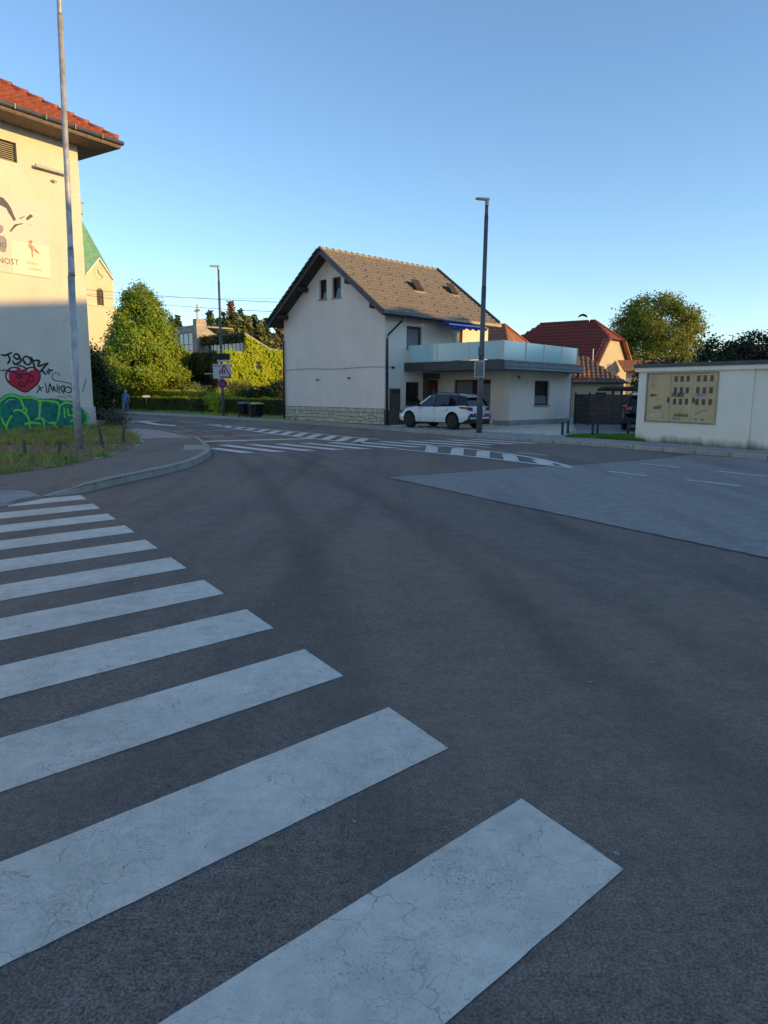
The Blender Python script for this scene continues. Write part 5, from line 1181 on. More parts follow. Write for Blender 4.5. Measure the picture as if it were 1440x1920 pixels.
# the tall pyramidal tree behind the hedge
crown_tree('broadleaf_tree', 'tall pyramidal green tree behind the hedge, left of the creeper-clad church', 'tree', (-19.4, 58.0, 1.75, 9.8),
           lambda h, a: (3.2 * min(1, (h + .1) / .22) if h < .14 else 3.4 * (1 - (h - .14) / .86) ** .64) * (1 + .07 * math.sin(a * 3) + .06 * math.sin(h * 23 + a * 2)) + .12,
           1150, 74, None, .092, .27, .2, ('bark', 'leaf_tall'), 18, gaps=.28, inner=.25)
crown_tree('broadleaf_tree', 'large round-crowned tree, half sunlit, behind the meter building', 'tree', (25.0, 67.0, 1.3, 10.3),
           lambda h, a: 4.35 * math.sqrt(max(0, 1 - ((h - .45) / .58) ** 2)) * (1 + .09 * math.sin(a * 3 + 1) + .07 * math.sin(h * 19 + a * 3)),
           760, 66, None, .12, .38, .28, ('bark', 'leaf_big'), 18, gaps=.24, inner=.35)
for i, (x, y, z1, r, lb_) in enumerate(((18.6, 40.2, 4.5, 1.7, 'dark dense shrub above the middle of the meter building roof'), (20.9, 40.8, 4.9, 2.0, 'dark spreading shrub with twiggy top right of the round tree'), (16.3, 42.5, 3.6, 1.5, 'low dark shrub at the foot of the round tree'))):
    crown_tree('dark_shrub', lb_, 'shrub', (x, y, .3, z1), lambda h, a, r=r: r * math.sqrt(max(0.02, 1 - ((h - .4) / .64) ** 2)) * (1 + .12 * math.sin(a * 4 + i)), 160, 60, None, .10, .26, .07, ('bark', 'leaf_dark'), 7, 'shrubs behind the meter building')
for i, (x, y, z1, lb_) in enumerate(((20.0, 38.6, 4.0, 'narrow dark conifer column, first from the shrub'), (20.75, 38.4, 4.35, 'tallest narrow dark conifer column behind the meter building'), (21.7, 38.0, 4.1, 'narrow dark conifer column at the picture edge'))):
    crown_tree('columnar_conifer', lb_, 'conifer', (x, y, .1, z1), lambda h, a: .42 * (1 - h ** 3) + .03, 110, 70, None, .07, .14, .05, ('bark', 'leaf_dark'), 3, 'columnar conifers behind the meter building')
tw_ = MB()
ts = thing('bare_twigs', (19.6, 39.4, 3.0), 'thin arching twigs sticking out above the dark shrubs', 'twigs')
for i in range(9):
    x, y = 18.0 + i * .42, 40.0 - rng.uniform(0, .8); h = rng.uniform(.5, 1.0); d = rng.uniform(-.4, .7); m = MB()
    m.tube([(x, y, 3.2), (x + d * .3, y, 3.9 + h * .2), (x + d, y, 3.8 + h)], [.02, .014, .006], 5); m.build('twig', 'bark', ts)
    P = np.array([(x + d * k + rng.normal() * .04, y + rng.normal() * .04, 3.85 + h * k) for k in np.linspace(.3, 1, 10)]); tag(quadmesh('twig_leaves', leaf_quads(P, .06), 4, 'leaf_dark', ts), kind='stuff')
crown_tree('dark_bush', 'dark evergreen bush hugging the corner of the roughcast building', 'bush', (-15.75, 38.5, .2, 3.7), lambda h, a: 1.0 * math.sqrt(max(.03, 1 - ((h - .42) / .6) ** 2)) * (1 + .1 * math.sin(a * 3)), 220, 70, None, .09, .24, .09, ('bark', 'leaf_dark'), 7)
crown_tree('slender_bush', 'loose tall bush between the dark evergreen and the church tower', 'bush', (-24.2, 59.0, .4, 5.6), lambda h, a: 1.0 * math.sqrt(max(.03, 1 - ((h - .45) / .58) ** 2)) * (1 + .2 * math.sin(a * 3 + h * 9)), 120, 45, None, .11, .34, .09, ('bark', 'leaf_dark'), 7, gaps=.3)
for i, (x, y, z1, r, mt, lb_) in enumerate(((-22.3, 57.9, 2.6, .9, 'leaf_shrub', 'yellow-green upright shrub at the left foot of the tall tree'), (-15.2, 56.4, 2.3, .9, 'leaf_shrub', 'rounded shrub with pale leaves at the right foot of the tall tree'), (-13.3, 54.6, 1.5, .7, 'leaf_dark', 'small dark shrub behind the traffic sign pole'),
                                      (-10.6, 52.4, 2.4, 1.1, 'leaf_shrub', 'wispy garden shrub in front of the creeper wall'), (-8.9, 51.2, 2.0, 1.0, 'leaf_dark', 'dark garden shrub behind the wheeled bins'), (-7.4, 50.4, 2.3, .9, 'leaf_dark', 'dark shrub beside the rear of the white house'), (-11.6, 51.0, 1.6, .9, 'leaf_hedge_light', 'light green round shrub just behind the hedge'))):
    crown_tree('garden_shrub', lb_, 'shrub', (x, y, .15, z1), lambda h, a, r=r, i=i: r * math.sqrt(max(.03, 1 - ((h - .42) / .62) ** 2)) * (1 + .18 * math.sin(a * 3 + i)), 90, 45, None, .085, .22, .05, ('bark', mt), 6, 'shrubs in the church garden', gaps=.12)
crown_tree('bare_shrub', 'brownish dried shrub at the tip of the grass verge', 'shrub', (-11.1, 29.4, .15, .95), lambda h, a: .3 + .45 * h ** .8 if h < .8 else .68 - (h - .8) * 2.5, 80, 24, None, .035, .14, .03, ('bark', 'weed'), 12)
# hedges: a clipped body of leaves over a dark core
def hedge(name, label, A, B, dep, h, dens, mats, size, cat='hedge', topmat=None, spread=1.6):
    A, B = Vector((*A, 0)), Vector((*B, 0)); L = (B - A).length; d = (B - A) / L; n_ = Vector((d.y, -d.x, 0)); n_ = n_ if n_.y < 0 else -n_
    t = thing(name, tuple(A.lerp(B, .5)), label, cat)
    m = MB(); m.obox(A - n_ * .08 + z3 * .05, d * L, -n_ * (dep - .16), z3 * (h - .14)); m.build('core', 'bark', t)
    N = int(L * (h + dep * .9) * dens); P, NN = [], []
    for _ in range(N):
        s = rng.uniform(0, L)
        wob = .04 * math.sin(s * 2.1) + .03 * math.sin(s * 5.3)
        if rng.random() < h / (h + dep * .9): z = rng.uniform(.06, h); o_ = A + d * s + n_ * (rng.normal() * .05 + wob * .6 - .03); P.append((o_.x, o_.y, z)); NN.append((n_.x, n_.y, .2))
        else: b = rng.uniform(0, dep); o_ = A + d * s - n_ * b; P.append((o_.x, o_.y, h + rng.normal() * .045 + wob)); NN.append((0, 0, 1))
    P = np.array(P); NN = np.array(NN)
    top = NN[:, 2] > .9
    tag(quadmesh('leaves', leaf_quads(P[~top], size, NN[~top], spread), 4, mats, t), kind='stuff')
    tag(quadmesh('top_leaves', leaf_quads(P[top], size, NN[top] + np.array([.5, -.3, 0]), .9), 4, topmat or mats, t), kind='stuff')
    return t
hedge('clipped_hedge', 'long low clipped hedge along the far pavement', (-30, 64.6), (-6.3, 46.2), .75, 1.12, 520, 'leaf_hedge', .055, topmat='leaf_hedge_light')  # paler top leaves paint in the sunlit top
hedge('tall_hedge', 'bright yellow-green hedge row behind the low clipped hedge', (-29.5, 65.2), (-13.6, 52.85), 1.0, 1.60, 330, 'leaf_hedge_light', .09, spread=4.0)
# small pale sign lying on the hedge top is a plate on a short post
ps = thing('white_plate', (-18.6, 55.8, 1.0), 'small white oval plate poking above the clipped hedge', 'plate')
m = MB(); c_ = Vector((-18.45, 55.6, 1.22)); m.face([c_ + Vector((.33 * math.cos(a), .06 * math.sin(a), .1 * math.sin(a))) for a in np.linspace(0, 2 * math.pi, 15)[:-1]]); m.build('panel', 'sign_white', ps)
m = MB(); m.tube([(-18.45, 55.66, .6), (-18.45, 55.66, 1.2)], .02, 6); m.build('post', 'steel', ps)
# conifers on the rise behind the church
def spruce(name, label, x, y, H, R, mat, group):
    t = thing(name, (x, y, 0), label, 'conifer', group)
    m = MB(); m.tube([(x, y, 0), (x, y, H * .97)], [.22, .02], 7); m.build('trunk', 'bark', t)
    P, D = [], []
    z = H * .12
    while z < H * .985:
        f = 1 - z / H; r = R * 1.25 * f ** .8 + .12; nb = max(5, int(11 * f + 5))
        for k in range(nb):
            a = k / nb * 2 * math.pi + z * 3 + rng.normal() * .2; L = r * rng.uniform(.7, 1.15)
            n_ = max(3, int(L / .115))
            for i in range(n_):
                q = (i + rng.random()) / n_; sp = .14 * (1 - q) + .06
                P.append((x + L * q * math.cos(a) + rng.normal() * sp, y + L * q * math.sin(a) + rng.normal() * sp, z - .28 * L * q + .1 * q * q * L + rng.normal() * .06)); D.append((math.cos(a) * .4, math.sin(a) * .4, .8))
        z += .32 + .02 * H * f
    P = np.array(P); D = np.array(D)
    tag(quadmesh('crown', leaf_quads(P, .40, D, .55, .5), 4, mat, t), kind='stuff')
    return t
px2x = lambda px, Y: (px - 720) / 1330.0 * Y * 1.02
kinds = []
for i, (px, ytop, Y, R, mt) in enumerate(((322, 606, 104, 2.2, 'needle'), (338, 600, 106, 2.0, 'needle'), (350, 597, 104, 2.2, 'needle'), (392, 604, 100, 2.0, 'needle'), (408, 590, 104, 2.3, 'needle'), (421, 600, 98, 2.4, 'needle_olive'),
        (432, 592, 101, 2.4, 'needle'), (446, 573, 104, 2.2, 'needle_brown'), (455, 596, 97, 2.6, 'needle_olive'), (462, 586, 103, 2.4, 'needle'), (474, 598, 98, 2.6, 'needle_olive'), (486, 594, 104, 2.3, 'needle'),
        (497, 606, 99, 2.5, 'needle_olive'), (508, 602, 103, 2.2, 'needle'), (440, 606, 94, 2.8, 'needle_olive'), (520, 625, 92, 2.2, 'needle_olive'), (532, 610, 96, 2.6, 'needle_brown'), (378, 612, 108, 2.2, 'needle'), (305, 612, 108, 2.2, 'needle'))):
    x = px2x(px, Y); H = 1.65 + (735 - ytop) / 1330.0 * Y * 1.0
    wd = {'needle': 'dark green spruce', 'needle_olive': 'olive green conifer', 'needle_brown': 'russet brown conifer'}[mt]
    where = ['at the left end of the wood', 'left of the church cross', 'just behind the glazed hall', 'right of the bell pier', 'behind the street lamp top', 'right beside the far lamp post', 'between lamp post and tall brown conifer', 'tallest in the wood, bare-topped', 'broad, right of the tall brown conifer', 'pointed, above the sloping wall', 'broad, middle of the wood', 'slim, middle right of the wood', 'broad, right part of the wood', 'slim, near the white house roof', 'low and wide in front of the wood', 'low, beside the white house eave', 'right behind the house downpipe', 'half hidden behind the bell pier', 'mostly hidden behind the tall tree'][i]
    spruce('conifer_tree', wd + ' ' + where, x, Y, H, R, mt, 'conifers in the wood behind the church')

# ------------------------------------------------------------------ street furniture
def lamp_post(label, x, y, h, r0, r1, mat, steps, head_dir, base=.06, arm=.5, lean=0):
    t = thing('street_lamp', (x, y, base), label, 'street lamp')
    m = MB(); m.tube([(x, y, base - .05), (x, y, base + 1.5), (x + lean * .3, y, h * .35)], [r0, r0 * .97, r0 * .92], 14); pole = m.build('pole', mat, t, True)
    zs = [h * .35] + steps + [h]; rr = np.linspace(r0 * .86, r1, len(zs))
    for i in range(len(zs) - 1):
        k = lambda z: lean * z / h
        m = MB(); m.tube([(x + k(zs[i]), y, zs[i]), (x + k(zs[i]), y, zs[i] + .1), (x + k(zs[i + 1]), y, zs[i + 1])], [rr[i] * 1.06, rr[i], rr[i] * .93], 12); m.build('pole_section', mat, t, True)
    d = Vector((head_dir[0], head_dir[1], 0)).normalized(); s_ = Vector((-d.y, d.x, 0)); top = Vector((x + lean, y, h))
    m = MB(); m.tube([top - z3 * .12, top + z3 * .06], r1 * 1.5, 8); m.build('head_joint', 'lamp_head', t)
    o_ = top + z3 * .06 - d * .08
    m = MB(); m.hexa([o_ - s_ * .08, o_ + d * arm - s_ * .13 + z3 * .02, o_ + d * arm + s_ * .13 + z3 * .02, o_ + s_ * .08], [o_ - s_ * .06 + z3 * .09, o_ + d * arm - s_ * .11 + z3 * .06, o_ + d * arm + s_ * .11 + z3 * .06, o_ + s_ * .06 + z3 * .09]); hd = m.build('lamp_head', 'lamp_head', t)
    m = MB(); m.obox(o_ + d * .14 - s_ * .09 - z3 * .008, d * (arm - .2), s_ * .18, z3 * .01); m.build('lens', 'glass_grey', hd)
    m = MB(); m.obox(Vector((x, y, base + .6)) - s_ * .05 - d * (r0 + .002), s_ * .1, d * .01, z3 * .32); m.build('hatch', mat, t)
    return t
lamp_post('tall galvanised steel lamp post in front of the roughcast building', -7.96, 18.53, 12.8, .094, .045, 'galvanised', [5.1, 10.4], (1, -.4), .1, .7, .27)
l2 = lamp_post('grey lamp post carrying the school warning sign and no-stopping sign', -10.42, 46.2, 9.25, .11, .05, 'pole_grey', [5.2, 8.4], (-1, -.2), .06, .62)
l3 = lamp_post('grey lamp post with a traffic mirror beside the white car', 3.75, 28.27, 8.72, .115, .05, 'pole_grey', [5.6, 8.2], (-1, -.35), .06, .52, .06)
# mirror
tm = thing('traffic_mirror', (3.66, 28.1, 2.5), 'rectangular traffic mirror with striped rim on the lamp post', 'traffic mirror')
mc = Vector((3.67, 28.05, 2.54)); md = Vector((-.25, -.96, -.1)).normalized(); mx = Vector((-md.y, md.x, 0)).normalized() * -1; mx = Vector((.968, -.25, 0)); my = md.cross(mx).normalized(); my = my if my.z > 0 else -my
def rr(w, h, r, n=5):
    return [(sx * (w / 2 - r) + r * math.cos(a), sz * (h / 2 - r) + r * math.sin(a)) for sx, sz, a0 in ((1, 1, 0), (-1, 1, math.pi / 2), (-1, -1, math.pi), (1, -1, 1.5 * math.pi)) for a in np.linspace(a0, a0 + math.pi / 2, n)]
ou, inn = rr(.40, .66, .05), rr(.31, .57, .04)
m = MB(); pt = lambda p, o: mc + mx * p[0] + my * p[1] + md * o
m.hexa([pt(p, -.06) for p in ou], [pt(p, 0) for p in ou]); m.build('housing', 'sign_white', tm)
m = MB(); m.face([pt(p, .008) for p in inn]); m.build('mirror_face', 'mirror', tm)
for i in range(0, 20, 1):
    a0 = i / 20 * 2 * math.pi; q = (.178 * max(-1, min(1, 1.35 * math.cos(a0))), .308 * max(-1, min(1, 1.35 * math.sin(a0)))); m = MB(); m.bar(pt(q, .004) - my * .012 - mx * .012, pt(q, .004) + my * .012 + mx * .012, .022, .01, md); m.build('rim_mark', 'sign_red' if i % 2 else 'spray_grey', tm)
m = MB(); m.bar(mc - md * .06, Vector((3.75, 28.2, 2.56)), .05, .05); m.build('bracket', 'pole_grey', tm)
m = MB(); m.box((3.70, 28.12, 3.05), .16, .12, .34); cb_ = m.build('control_box', 'pole_grey', l3)
# signs on the far lamp post
def board(parent_label, cx, cy, cz, w, h, mat, name, cat):
    t = thing(name, (cx, cy, cz), parent_label, cat)
    m = MB(); m.obox((cx - w / 2, cy, cz - h / 2), (w, 0, 0), (0, .025, 0), (0, 0, h)); b = m.build('board', mat, t)
    m = MB(); m.bar((cx - .1, cy + .05, cz), (cx + .1, cy + .05, cz), .05, .06); m.build('clamp', 'pole_grey', t)
    return t, b
sg_, sb_ = board('white school warning board with red triangle and walking children', -10.36, 46.03, 2.9, 1.16, .92, 'sign_white', 'school_sign', 'sign')
X_ = Vector((1, 0, 0)); nY = Vector((0, -1, 0))
text_mesh('lettering', 'ŠOLA', .22, (-10.88, 46.03, 3.17), X_, z3, nY, 'ink', sb_, .006)
tri = [(.13, .40), (.56, -.36), (-.18, -.36)]
for (a, b) in ((0, 1), (1, 2), (0, 2)):
    p, q = tri[a], tri[b]; q_ = q if (a, b) != (0, 2) else (p[0] * .45 + q[0] * .55, p[1] * .45 + q[1] * .55); q_ = q if (a, b) != (0, 2) else q_
    m = MB(); m.bar((-10.36 + p[0], 46.025, 2.9 + p[1]), (-10.36 + q_[0], 46.025, 2.9 + q_[1]), .09 if (a, b) != (0, 2) else .088, .012 + .002 * a, (0, -1, 0)); m.build('triangle_edge', 'sign_red', sb_)
for i, (dx, s_) in enumerate(((-.14, .8), (.02, .95), (.16, 1.0))):
    m = MB(); o_ = Vector((-10.36 + dx, 46.02, 2.72)); m.bar(o_ + Vector((-.05, 0, 0)) * s_, o_ + z3 * .13 * s_, .035, .006, nY); m.bar(o_ + Vector((.06, -.001, 0)) * s_, o_ + z3 * .13 * s_ + nY * .001, .035, .006, nY); m.bar(o_ + z3 * .12 * s_ + nY * .002, o_ + z3 * .24 * s_ + Vector((.01, -.002, 0)), .05, .006, nY); m.bar(o_ + z3 * .19 * s_ + Vector((-.07, -.003, 0)), o_ + z3 * .2 * s_ + Vector((.08, -.003, -.04)), .028, .006, nY)
    m.face([o_ + z3 * .285 * s_ + nY * .004 + Vector((.036 * math.cos(a), 0, .036 * math.sin(a))) for a in np.linspace(0, 2 * math.pi, 9)[:-1]]); tag(m.build('child_figure', 'ink', sb_), kind='stuff')
ns_, nb_ = thing('no_stopping_sign', (-10.35, 46.02, 2.12), 'round blue no-stopping sign with red rim below the school board', 'sign'), None
disc = lambda r, o: [Vector((-10.35 + r * math.cos(a), 46.03 - o, 2.12 + r * math.sin(a))) for a in np.linspace(0, 2 * math.pi, 25)[:-1]]
m = MB(); m.hexa([p + Vector((0, .02, 0)) for p in disc(.30, 0)], disc(.30, 0)); nb_ = m.build('disc', 'sign_red', ns_)
m = MB(); m.face(disc(.245, .004)[::-1]); m.build('blue_field', 'sign_blue', nb_)
for s_ in (1, -1): m = MB(); m.bar((-10.35 - .17 * s_, 46.022 - .002 * s_, 1.95), (-10.35 + .17 * s_, 46.022 - .002 * s_, 2.29), .06, .008, nY); m.build('red_bar', 'sign_red', nb_)
vm_ = thing('speed_display', (-10.2, 46.05, 3.8), 'black box-shaped flashing light unit above the school board', 'display')
m = MB(); m.obox((-10.66, 45.95, 3.62), (.82, 0, 0), (0, .2, 0), (0, 0, .38)); m.build('housing', 'black_plastic', vm_)
for x in (-10.52, -9.98): m = MB(); m.tube([(x, 45.95, 3.81), (x, 45.86, 3.81)], [.12, .13], 10); m.build('lens_hood', 'black_plastic', vm_)
m = MB(); m.obox((-10.62, 45.93, 3.49), (.72, 0, 0), (0, .15, 0), (0, 0, .1)); m.build('light_strip', 'sign_white', vm_)
m = MB(); m.obox((-11.5, 46.05, 2.72), (.55, 0, 0), (0, .03, 0), (0, 0, .05)); m.build('side_bar', 'sign_white', sg_)
# bins
def bin_(label, x, y, mat, lid, ang, w=.56, h=.98):
    t = thing('wheeled_bin', (x, y, .06), label, 'bin', 'wheeled bins by the hedge')
    ca, sa = math.cos(ang), math.sin(ang); R = lambda px, py, z: (x + ca * px - sa * py, y + sa * px + ca * py, z)
    b = w / 2; s_ = .78
    m = MB(); m.hexa([R(-b * s_, -b * s_, .12), R(b * s_, -b * s_, .12), R(b * s_, b, .12), R(-b * s_, b, .12)], [R(-b, -b, h - .1), R(b, -b, h - .1), R(b, b * 1.1, h - .1), R(-b, b * 1.1, h - .1)]); m.build('tub', mat, t)
    m = MB(); m.hexa([R(-b * 1.06, -b * 1.1, h - .1), R(b * 1.06, -b * 1.1, h - .1), R(b * 1.06, b * 1.15, h - .1), R(-b * 1.06, b * 1.15, h - .1)], [R(-b * .98, -b, h - .04), R(b * .98, -b, h - .04), R(b * .95, b * 1.1, h + .02), R(-b * .95, b * 1.1, h + .02)]); m.build('lid', lid, t)
    m = MB(); m.tube([R(-b * .8, b * 1.25, h - .08), R(b * .8, b * 1.25, h - .08)], .02, 6); m.build('handle', mat, t)
    for k in (-1, 1): m = MB(); m.tube([R(k * b * .8, b, .16), R(k * b * .98, b, .16)], .1, 12); m.build('wheel', 'rubber', t)
    return t
bin_('dark wheeled bin with grey lid, left of the pair by the hedge', -8.72, 44.75, 'bin_dark', 'lid_grey', .75)
bin_('dark wheeled bin with yellow-green lid, nearest the white house', -7.72, 43.5, 'bin_dark', 'lid_green', .75)
bin_('narrow brown bin squeezed between the two dark bins', -8.3, 44.55, 'bin_brown', 'bin_brown', .75, .36, .86)
# bollards
for (x, y, lb_) in ((6.80, 27.25, 'dark green bollard nearest the annex, front one of the first pair'), (7.28, 28.3, 'dark green bollard behind the first one at the lawn edge'), (7.68, 26.3, 'dark green bollard standing alone at the front of the lawn'), (8.38, 28.05, 'dark green bollard in the middle of the back row'), (9.5, 27.8, 'dark green bollard in front of the dark parked car')):
    t = thing('bollard', (x, y, .06), lb_, 'bollard', 'bollards round the small lawn')
    m = MB(); m.tube([(x, y, .0), (x, y, .5)], .05, 10); m.build('post', 'fascia_green', t, True)
    m = MB(); m.tube([(x, y, .5), (x, y, .53), (x, y, .55)], [.056, .056, .03], 10); m.build('cap', 'fascia_green', t, True)
# ------------------------------------------------------------------ wires and their pole
up_ = thing('utility_pole', (-33, 64, 0), 'timber utility pole behind the roughcast building', 'utility pole')
m = MB(); m.tube([(-33, 64, 0), (-33, 64, 11.2)], [.15, .1], 9); m.build('pole', 'timber_soffit', up_)
m = MB(); m.bar((-33.7, 64.4, 10.9), (-32.3, 63.6, 10.9), .1, .1); m.build('cross_arm', 'timber_soffit', up_)
def wire(label, a, b, sag, r=.014):
    a, b = Vector(a), Vector(b); t = thing('overhead_wire', tuple(a), label, 'wire', 'overhead wires to the white house')
    m = MB(); m.tube([a.lerp(b, s) - z3 * (sag * 4 * s * (1 - s)) for s in np.linspace(0, 1, 25)], r, 5); m.build('cable', 'gutter_dark', t)
wire('upper overhead wire crossing the sky to the white house gable', (-33.6, 64.4, 11.2), tuple(HP(-.2, BW + .3, 6.55)), .25)
wire('lower overhead wire crossing the sky to the white house gable', (-32.4, 63.6, 11.0), tuple(HP(-.3, BW + .5, 6.05)), .45)
wire('faint thin wire lowest of the three behind the church cross', (-33, 64, 10.2), (4.9, 88, 13.0), .5, .012)

# ------------------------------------------------------------------ cars
def make_car(name, label, paint, loc, heading, sc_=1.0, dark_roof=False):
    t = thing(name, (loc[0], loc[1], .08), label, 'car')
    BASE[t.name] = Vector((0, 0, 0))
    ca, sa = heading
    xr, xf, wr = -1.30, 1.30, .345
    def hw(x): 
        w = .905
        if x < -1.6: w -= .13 * ((-1.6 - x) / .52) ** 2
        if x > 1.25: w -= .20 * ((x - 1.25) / .87) ** 2
        return w
    top = [(-2.12, .70), (-2.08, .90), (-2.02, 1.0), (-1.9, 1.05), (-1.0, 1.035), (0, 1.0), (.85, .985), (1.05, .975), (1.6, .905), (1.92, .80), (2.06, .66), (2.12, .52)]
    bot = [(-2.12, .46), (-2.0, .36), (-1.8, .26), (1.7, .24), (2.0, .27), (2.12, .34)]
    xs = sorted(set([round(v, 3) for v in np.linspace(-2.12, 2.12, 54)] + [round(c + .40 * math.cos(a), 3) for c in (xr, xf) for a in np.linspace(0, math.pi, 13)]))
    rings = []
    for x in xs:
        w, zt, zb = hw(x), lerp(x, top), lerp(x, bot)
        arch = 0
        for c in (xr, xf):
            if abs(x - c) < .40: zb = max(zb, .335 + math.sqrt(.40 ** 2 - (x - c) ** 2)); arch = 1
        zl = [zb, zb + .055, max(.52, zb + .075), max(.66, zb + .095), max(zt - .17, zb + .11), max(zt - .05, zb + .12), zt, zt + .018]
        yl = [w - .05, w - .012, w, w - .004, w - .028, w - .065, w - .13, 0]
        if arch: yl[0] = w + .012; yl[1] = w + .012
        rings.append([(x, y, z) for y, z in zip(yl, zl)])
    mb = MB(); n = len(xs)
    V = []
    for r in rings:
        V += [(x, y, z) for x, y, z in r] + [(x, -y, z) for x, y, z in r[:-1]]
    K = 15; F, MI = [], []
    for i in range(n - 1):
        for j in range(7):
            a, b, c, d = i * K + j, (i + 1) * K + j, (i + 1) * K + j + 1, i * K + j + 1
            mi = 1 if j == 0 else 0
            F.append((a, b, c, d)); MI.append(mi)
            m_ = lambda q: q if q % K == 7 else q + 8
            F.append((m_(d), m_(c), m_(b), m_(a))); MI.append(mi)
        F.append((i * K, i * K + 8, (i + 1) * K + 8, (i + 1) * K)); MI.append(1)
    for i in (0, n - 1):
        f = [i * K + j for j in range(8)] + [i * K + 8 + j for j in range(6, -1, -1)]
        F.append(tuple(f if i else f[::-1])); MI.append(0)
    me = bpy.data.meshes.new('body'); me.from_pydata(V, [], F); me.update()
    o = put('body', me, [paint, 'cladding'], t, True); me.polygons.foreach_set('material_index', MI)
    # cabin
    st = [((1.02, .985, .69), (.30, 1.455, .53)), ((.68, 1.0, .80), (.16, 1.49, .57)), ((-.12, 1.012, .825), (-.16, 1.535, .60)), ((-.98, 1.035, .825), (-.95, 1.54, .60)), ((-1.45, 1.05, .80), (-1.42, 1.505, .585)), ((-1.98, 1.06, .70), (-1.74, 1.45, .54))]
    m = MB()
    for (b0, t0), (b1, t1) in zip(st, st[1:]):
        for s_ in (1, -1):
            q = [(b0[0], b0[2] * s_, b0[1] - .03), (b1[0], b1[2] * s_, b1[1] - .03), (t1[0], t1[2] * s_, t1[1]), (t0[0], t0[2] * s_, t0[1])]
            m.face(q if s_ < 0 else q[::-1])
    for k in (0, -1):
        b0, t0 = st[k]; m.face([(b0[0], b0[2], b0[1] - .03), (b0[0], -b0[2], b0[1] - .03), (t0[0], -t0[2], t0[1]), (t0[0], t0[2], t0[1])])
    m.build('glasshouse', 'car_glass', t)
    m = MB(); P = []
    for b0, t0 in [((0, 0, 0), (.33, 1.44, .53))] + st[1:5] + [((0, 0, 0), (-1.86, 1.43, .50))]:
        x, z, w = t0; P.append([(x, w + .012, z - .03), (x, w - .02, z + .012), (x, w * .55, z + .035), (x, 0, z + .042), (x, -w * .55, z + .035), (x, -w + .02, z + .012), (x, -w - .012, z - .03)])
    for a, b in zip(P, P[1:]):
        for j in range(6): m.face([a[j], a[j + 1], b[j + 1], b[j]])
    m.face(P[-1]); m.face(P[0][::-1]); ro = m.build('roof_panel', paint, t, True)
    for s_ in (1, -1):
        m = MB(); m.tube([(.1, .56 * s_, 1.52), (0, .57 * s_, 1.565), (-.6, .585 * s_, 1.60), (-1.25, .57 * s_, 1.575), (-1.4, .56 * s_, 1.53)], .02, 6); m.build('roof_rail', 'cladding', ro)
        for (b0, t0), wd in ((st[0], .07), (st[2], .06), (st[4], .10), (st[5], .12)):
            m = MB(); m.bar((b0[0], b0[2] * s_ * 1.004, b0[1] - .02), (t0[0], t0[2] * s_ * 1.004, t0[1]), wd, .02, (0, s_, .4)); m.build('pillar', paint if b0[0] > .9 else 'black_plastic', t)
        m = MB(); m.hexa([(.62, .88 * s_, .98), (.82, .88 * s_, .98), (.80, 1.06 * s_, .99), (.66, 1.06 * s_, .99)], [(.62, .88 * s_, 1.10), (.76, .88 * s_, 1.10), (.74, 1.05 * s_, 1.12), (.66, 1.05 * s_, 1.12)]); m.build('wing_mirror', 'black_plastic', t)
        m = MB(); w = hw(-2.0)
        m.hexa([(-1.72, hw(-1.72) * s_ + .004 * s_, .94), (-2.07, (hw(-2.07) - .04) * s_, .86), (-2.135, .50 * s_, .84), (-2.10, .50 * s_, .80)], [(-1.66, hw(-1.66) * s_ - .02 * s_, 1.0), (-2.04, (hw(-2.04) - .05) * s_, .99), (-2.12, .50 * s_, .97), (-2.06, .50 * s_, .97)]); m.build('tail_light', 'tail_red', t)
        m = MB(); m.face([(-2.135, .66 * s_, .56), (-2.12, .80 * s_, .62), (-2.12, .80 * s_, .48), (-2.135, .70 * s_, .44)]); m.build('bumper_vent', 'cladding', t)
        m = MB(); m.hexa([(1.80, (hw(1.8) + .004) * s_, .72), (2.07, .56 * s_, .70), (2.07, .50 * s_, .70), (1.80, .6 * s_, .72)], [(1.74, (hw(1.74) - .03) * s_, .82), (2.02, .56 * s_, .77), (2.02, .50 * s_, .77), (1.74, .6 * s_, .82)]); m.build('head_light', 'glass_grey', t)
        for a, b in (((.62, .30), (.62, .97)), ((-.22, .30), (-.22, .98)), ((-.98, .74), (-1.05, 1.0))):
            m = MB(); m.bar((a[0], .907 * s_, a[1]), (b[0], .885 * s_, b[1]), .008, .006, (0, s_, 0)); m.build('door_gap', 'cladding', t)
        for x in (-.12, -.95):
            m = MB(); m.bar((x, .905 * s_, .86), (x + .2, .905 * s_, .865), .03, .035); m.build('door_handle', paint, t)
    m = MB(); m.hexa([(-2.13, -.72, .32), (-1.95, -.80, .28), (-1.95, .80, .28), (-2.13, .72, .32)], [(-2.14, -.72, .44), (-1.95, -.83, .42), (-1.95, .83, .42), (-2.14, .72, .44)]); m.build('rear_bumper', 'cladding', t)
    m = MB(); m.obox((-2.15, -.26, .60), (0, .52, 0), (.02, 0, 0), (.01, 0, .12)); m.build('number_plate', 'plate', t)
    m = MB(); m.tube([(-2.12, 0, .9), (-2.145, 0, .9)], .055, 14); m.build('badge', 'steel', t)
    m = MB(); m.hexa([(-1.74, -.5, 1.46), (-1.95, -.46, 1.44), (-1.95, .46, 1.44), (-1.74, .5, 1.46)], [(-1.74, -.5, 1.49), (-1.95, -.46, 1.455), (-1.95, .46, 1.455), (-1.74, .5, 1.49)]); m.build('spoiler', paint, t)
    m = MB(); m.bar((-1.96, .0, 1.12), (-1.90, -.42, 1.16), .02, .012); m.build('rear_wiper', 'cladding', t)
    m = MB(); m.tube([(-1.35, 0, 1.57), (-1.55, 0, 1.66)], [.03, .006], 6); m.build('aerial', 'cladding', t)
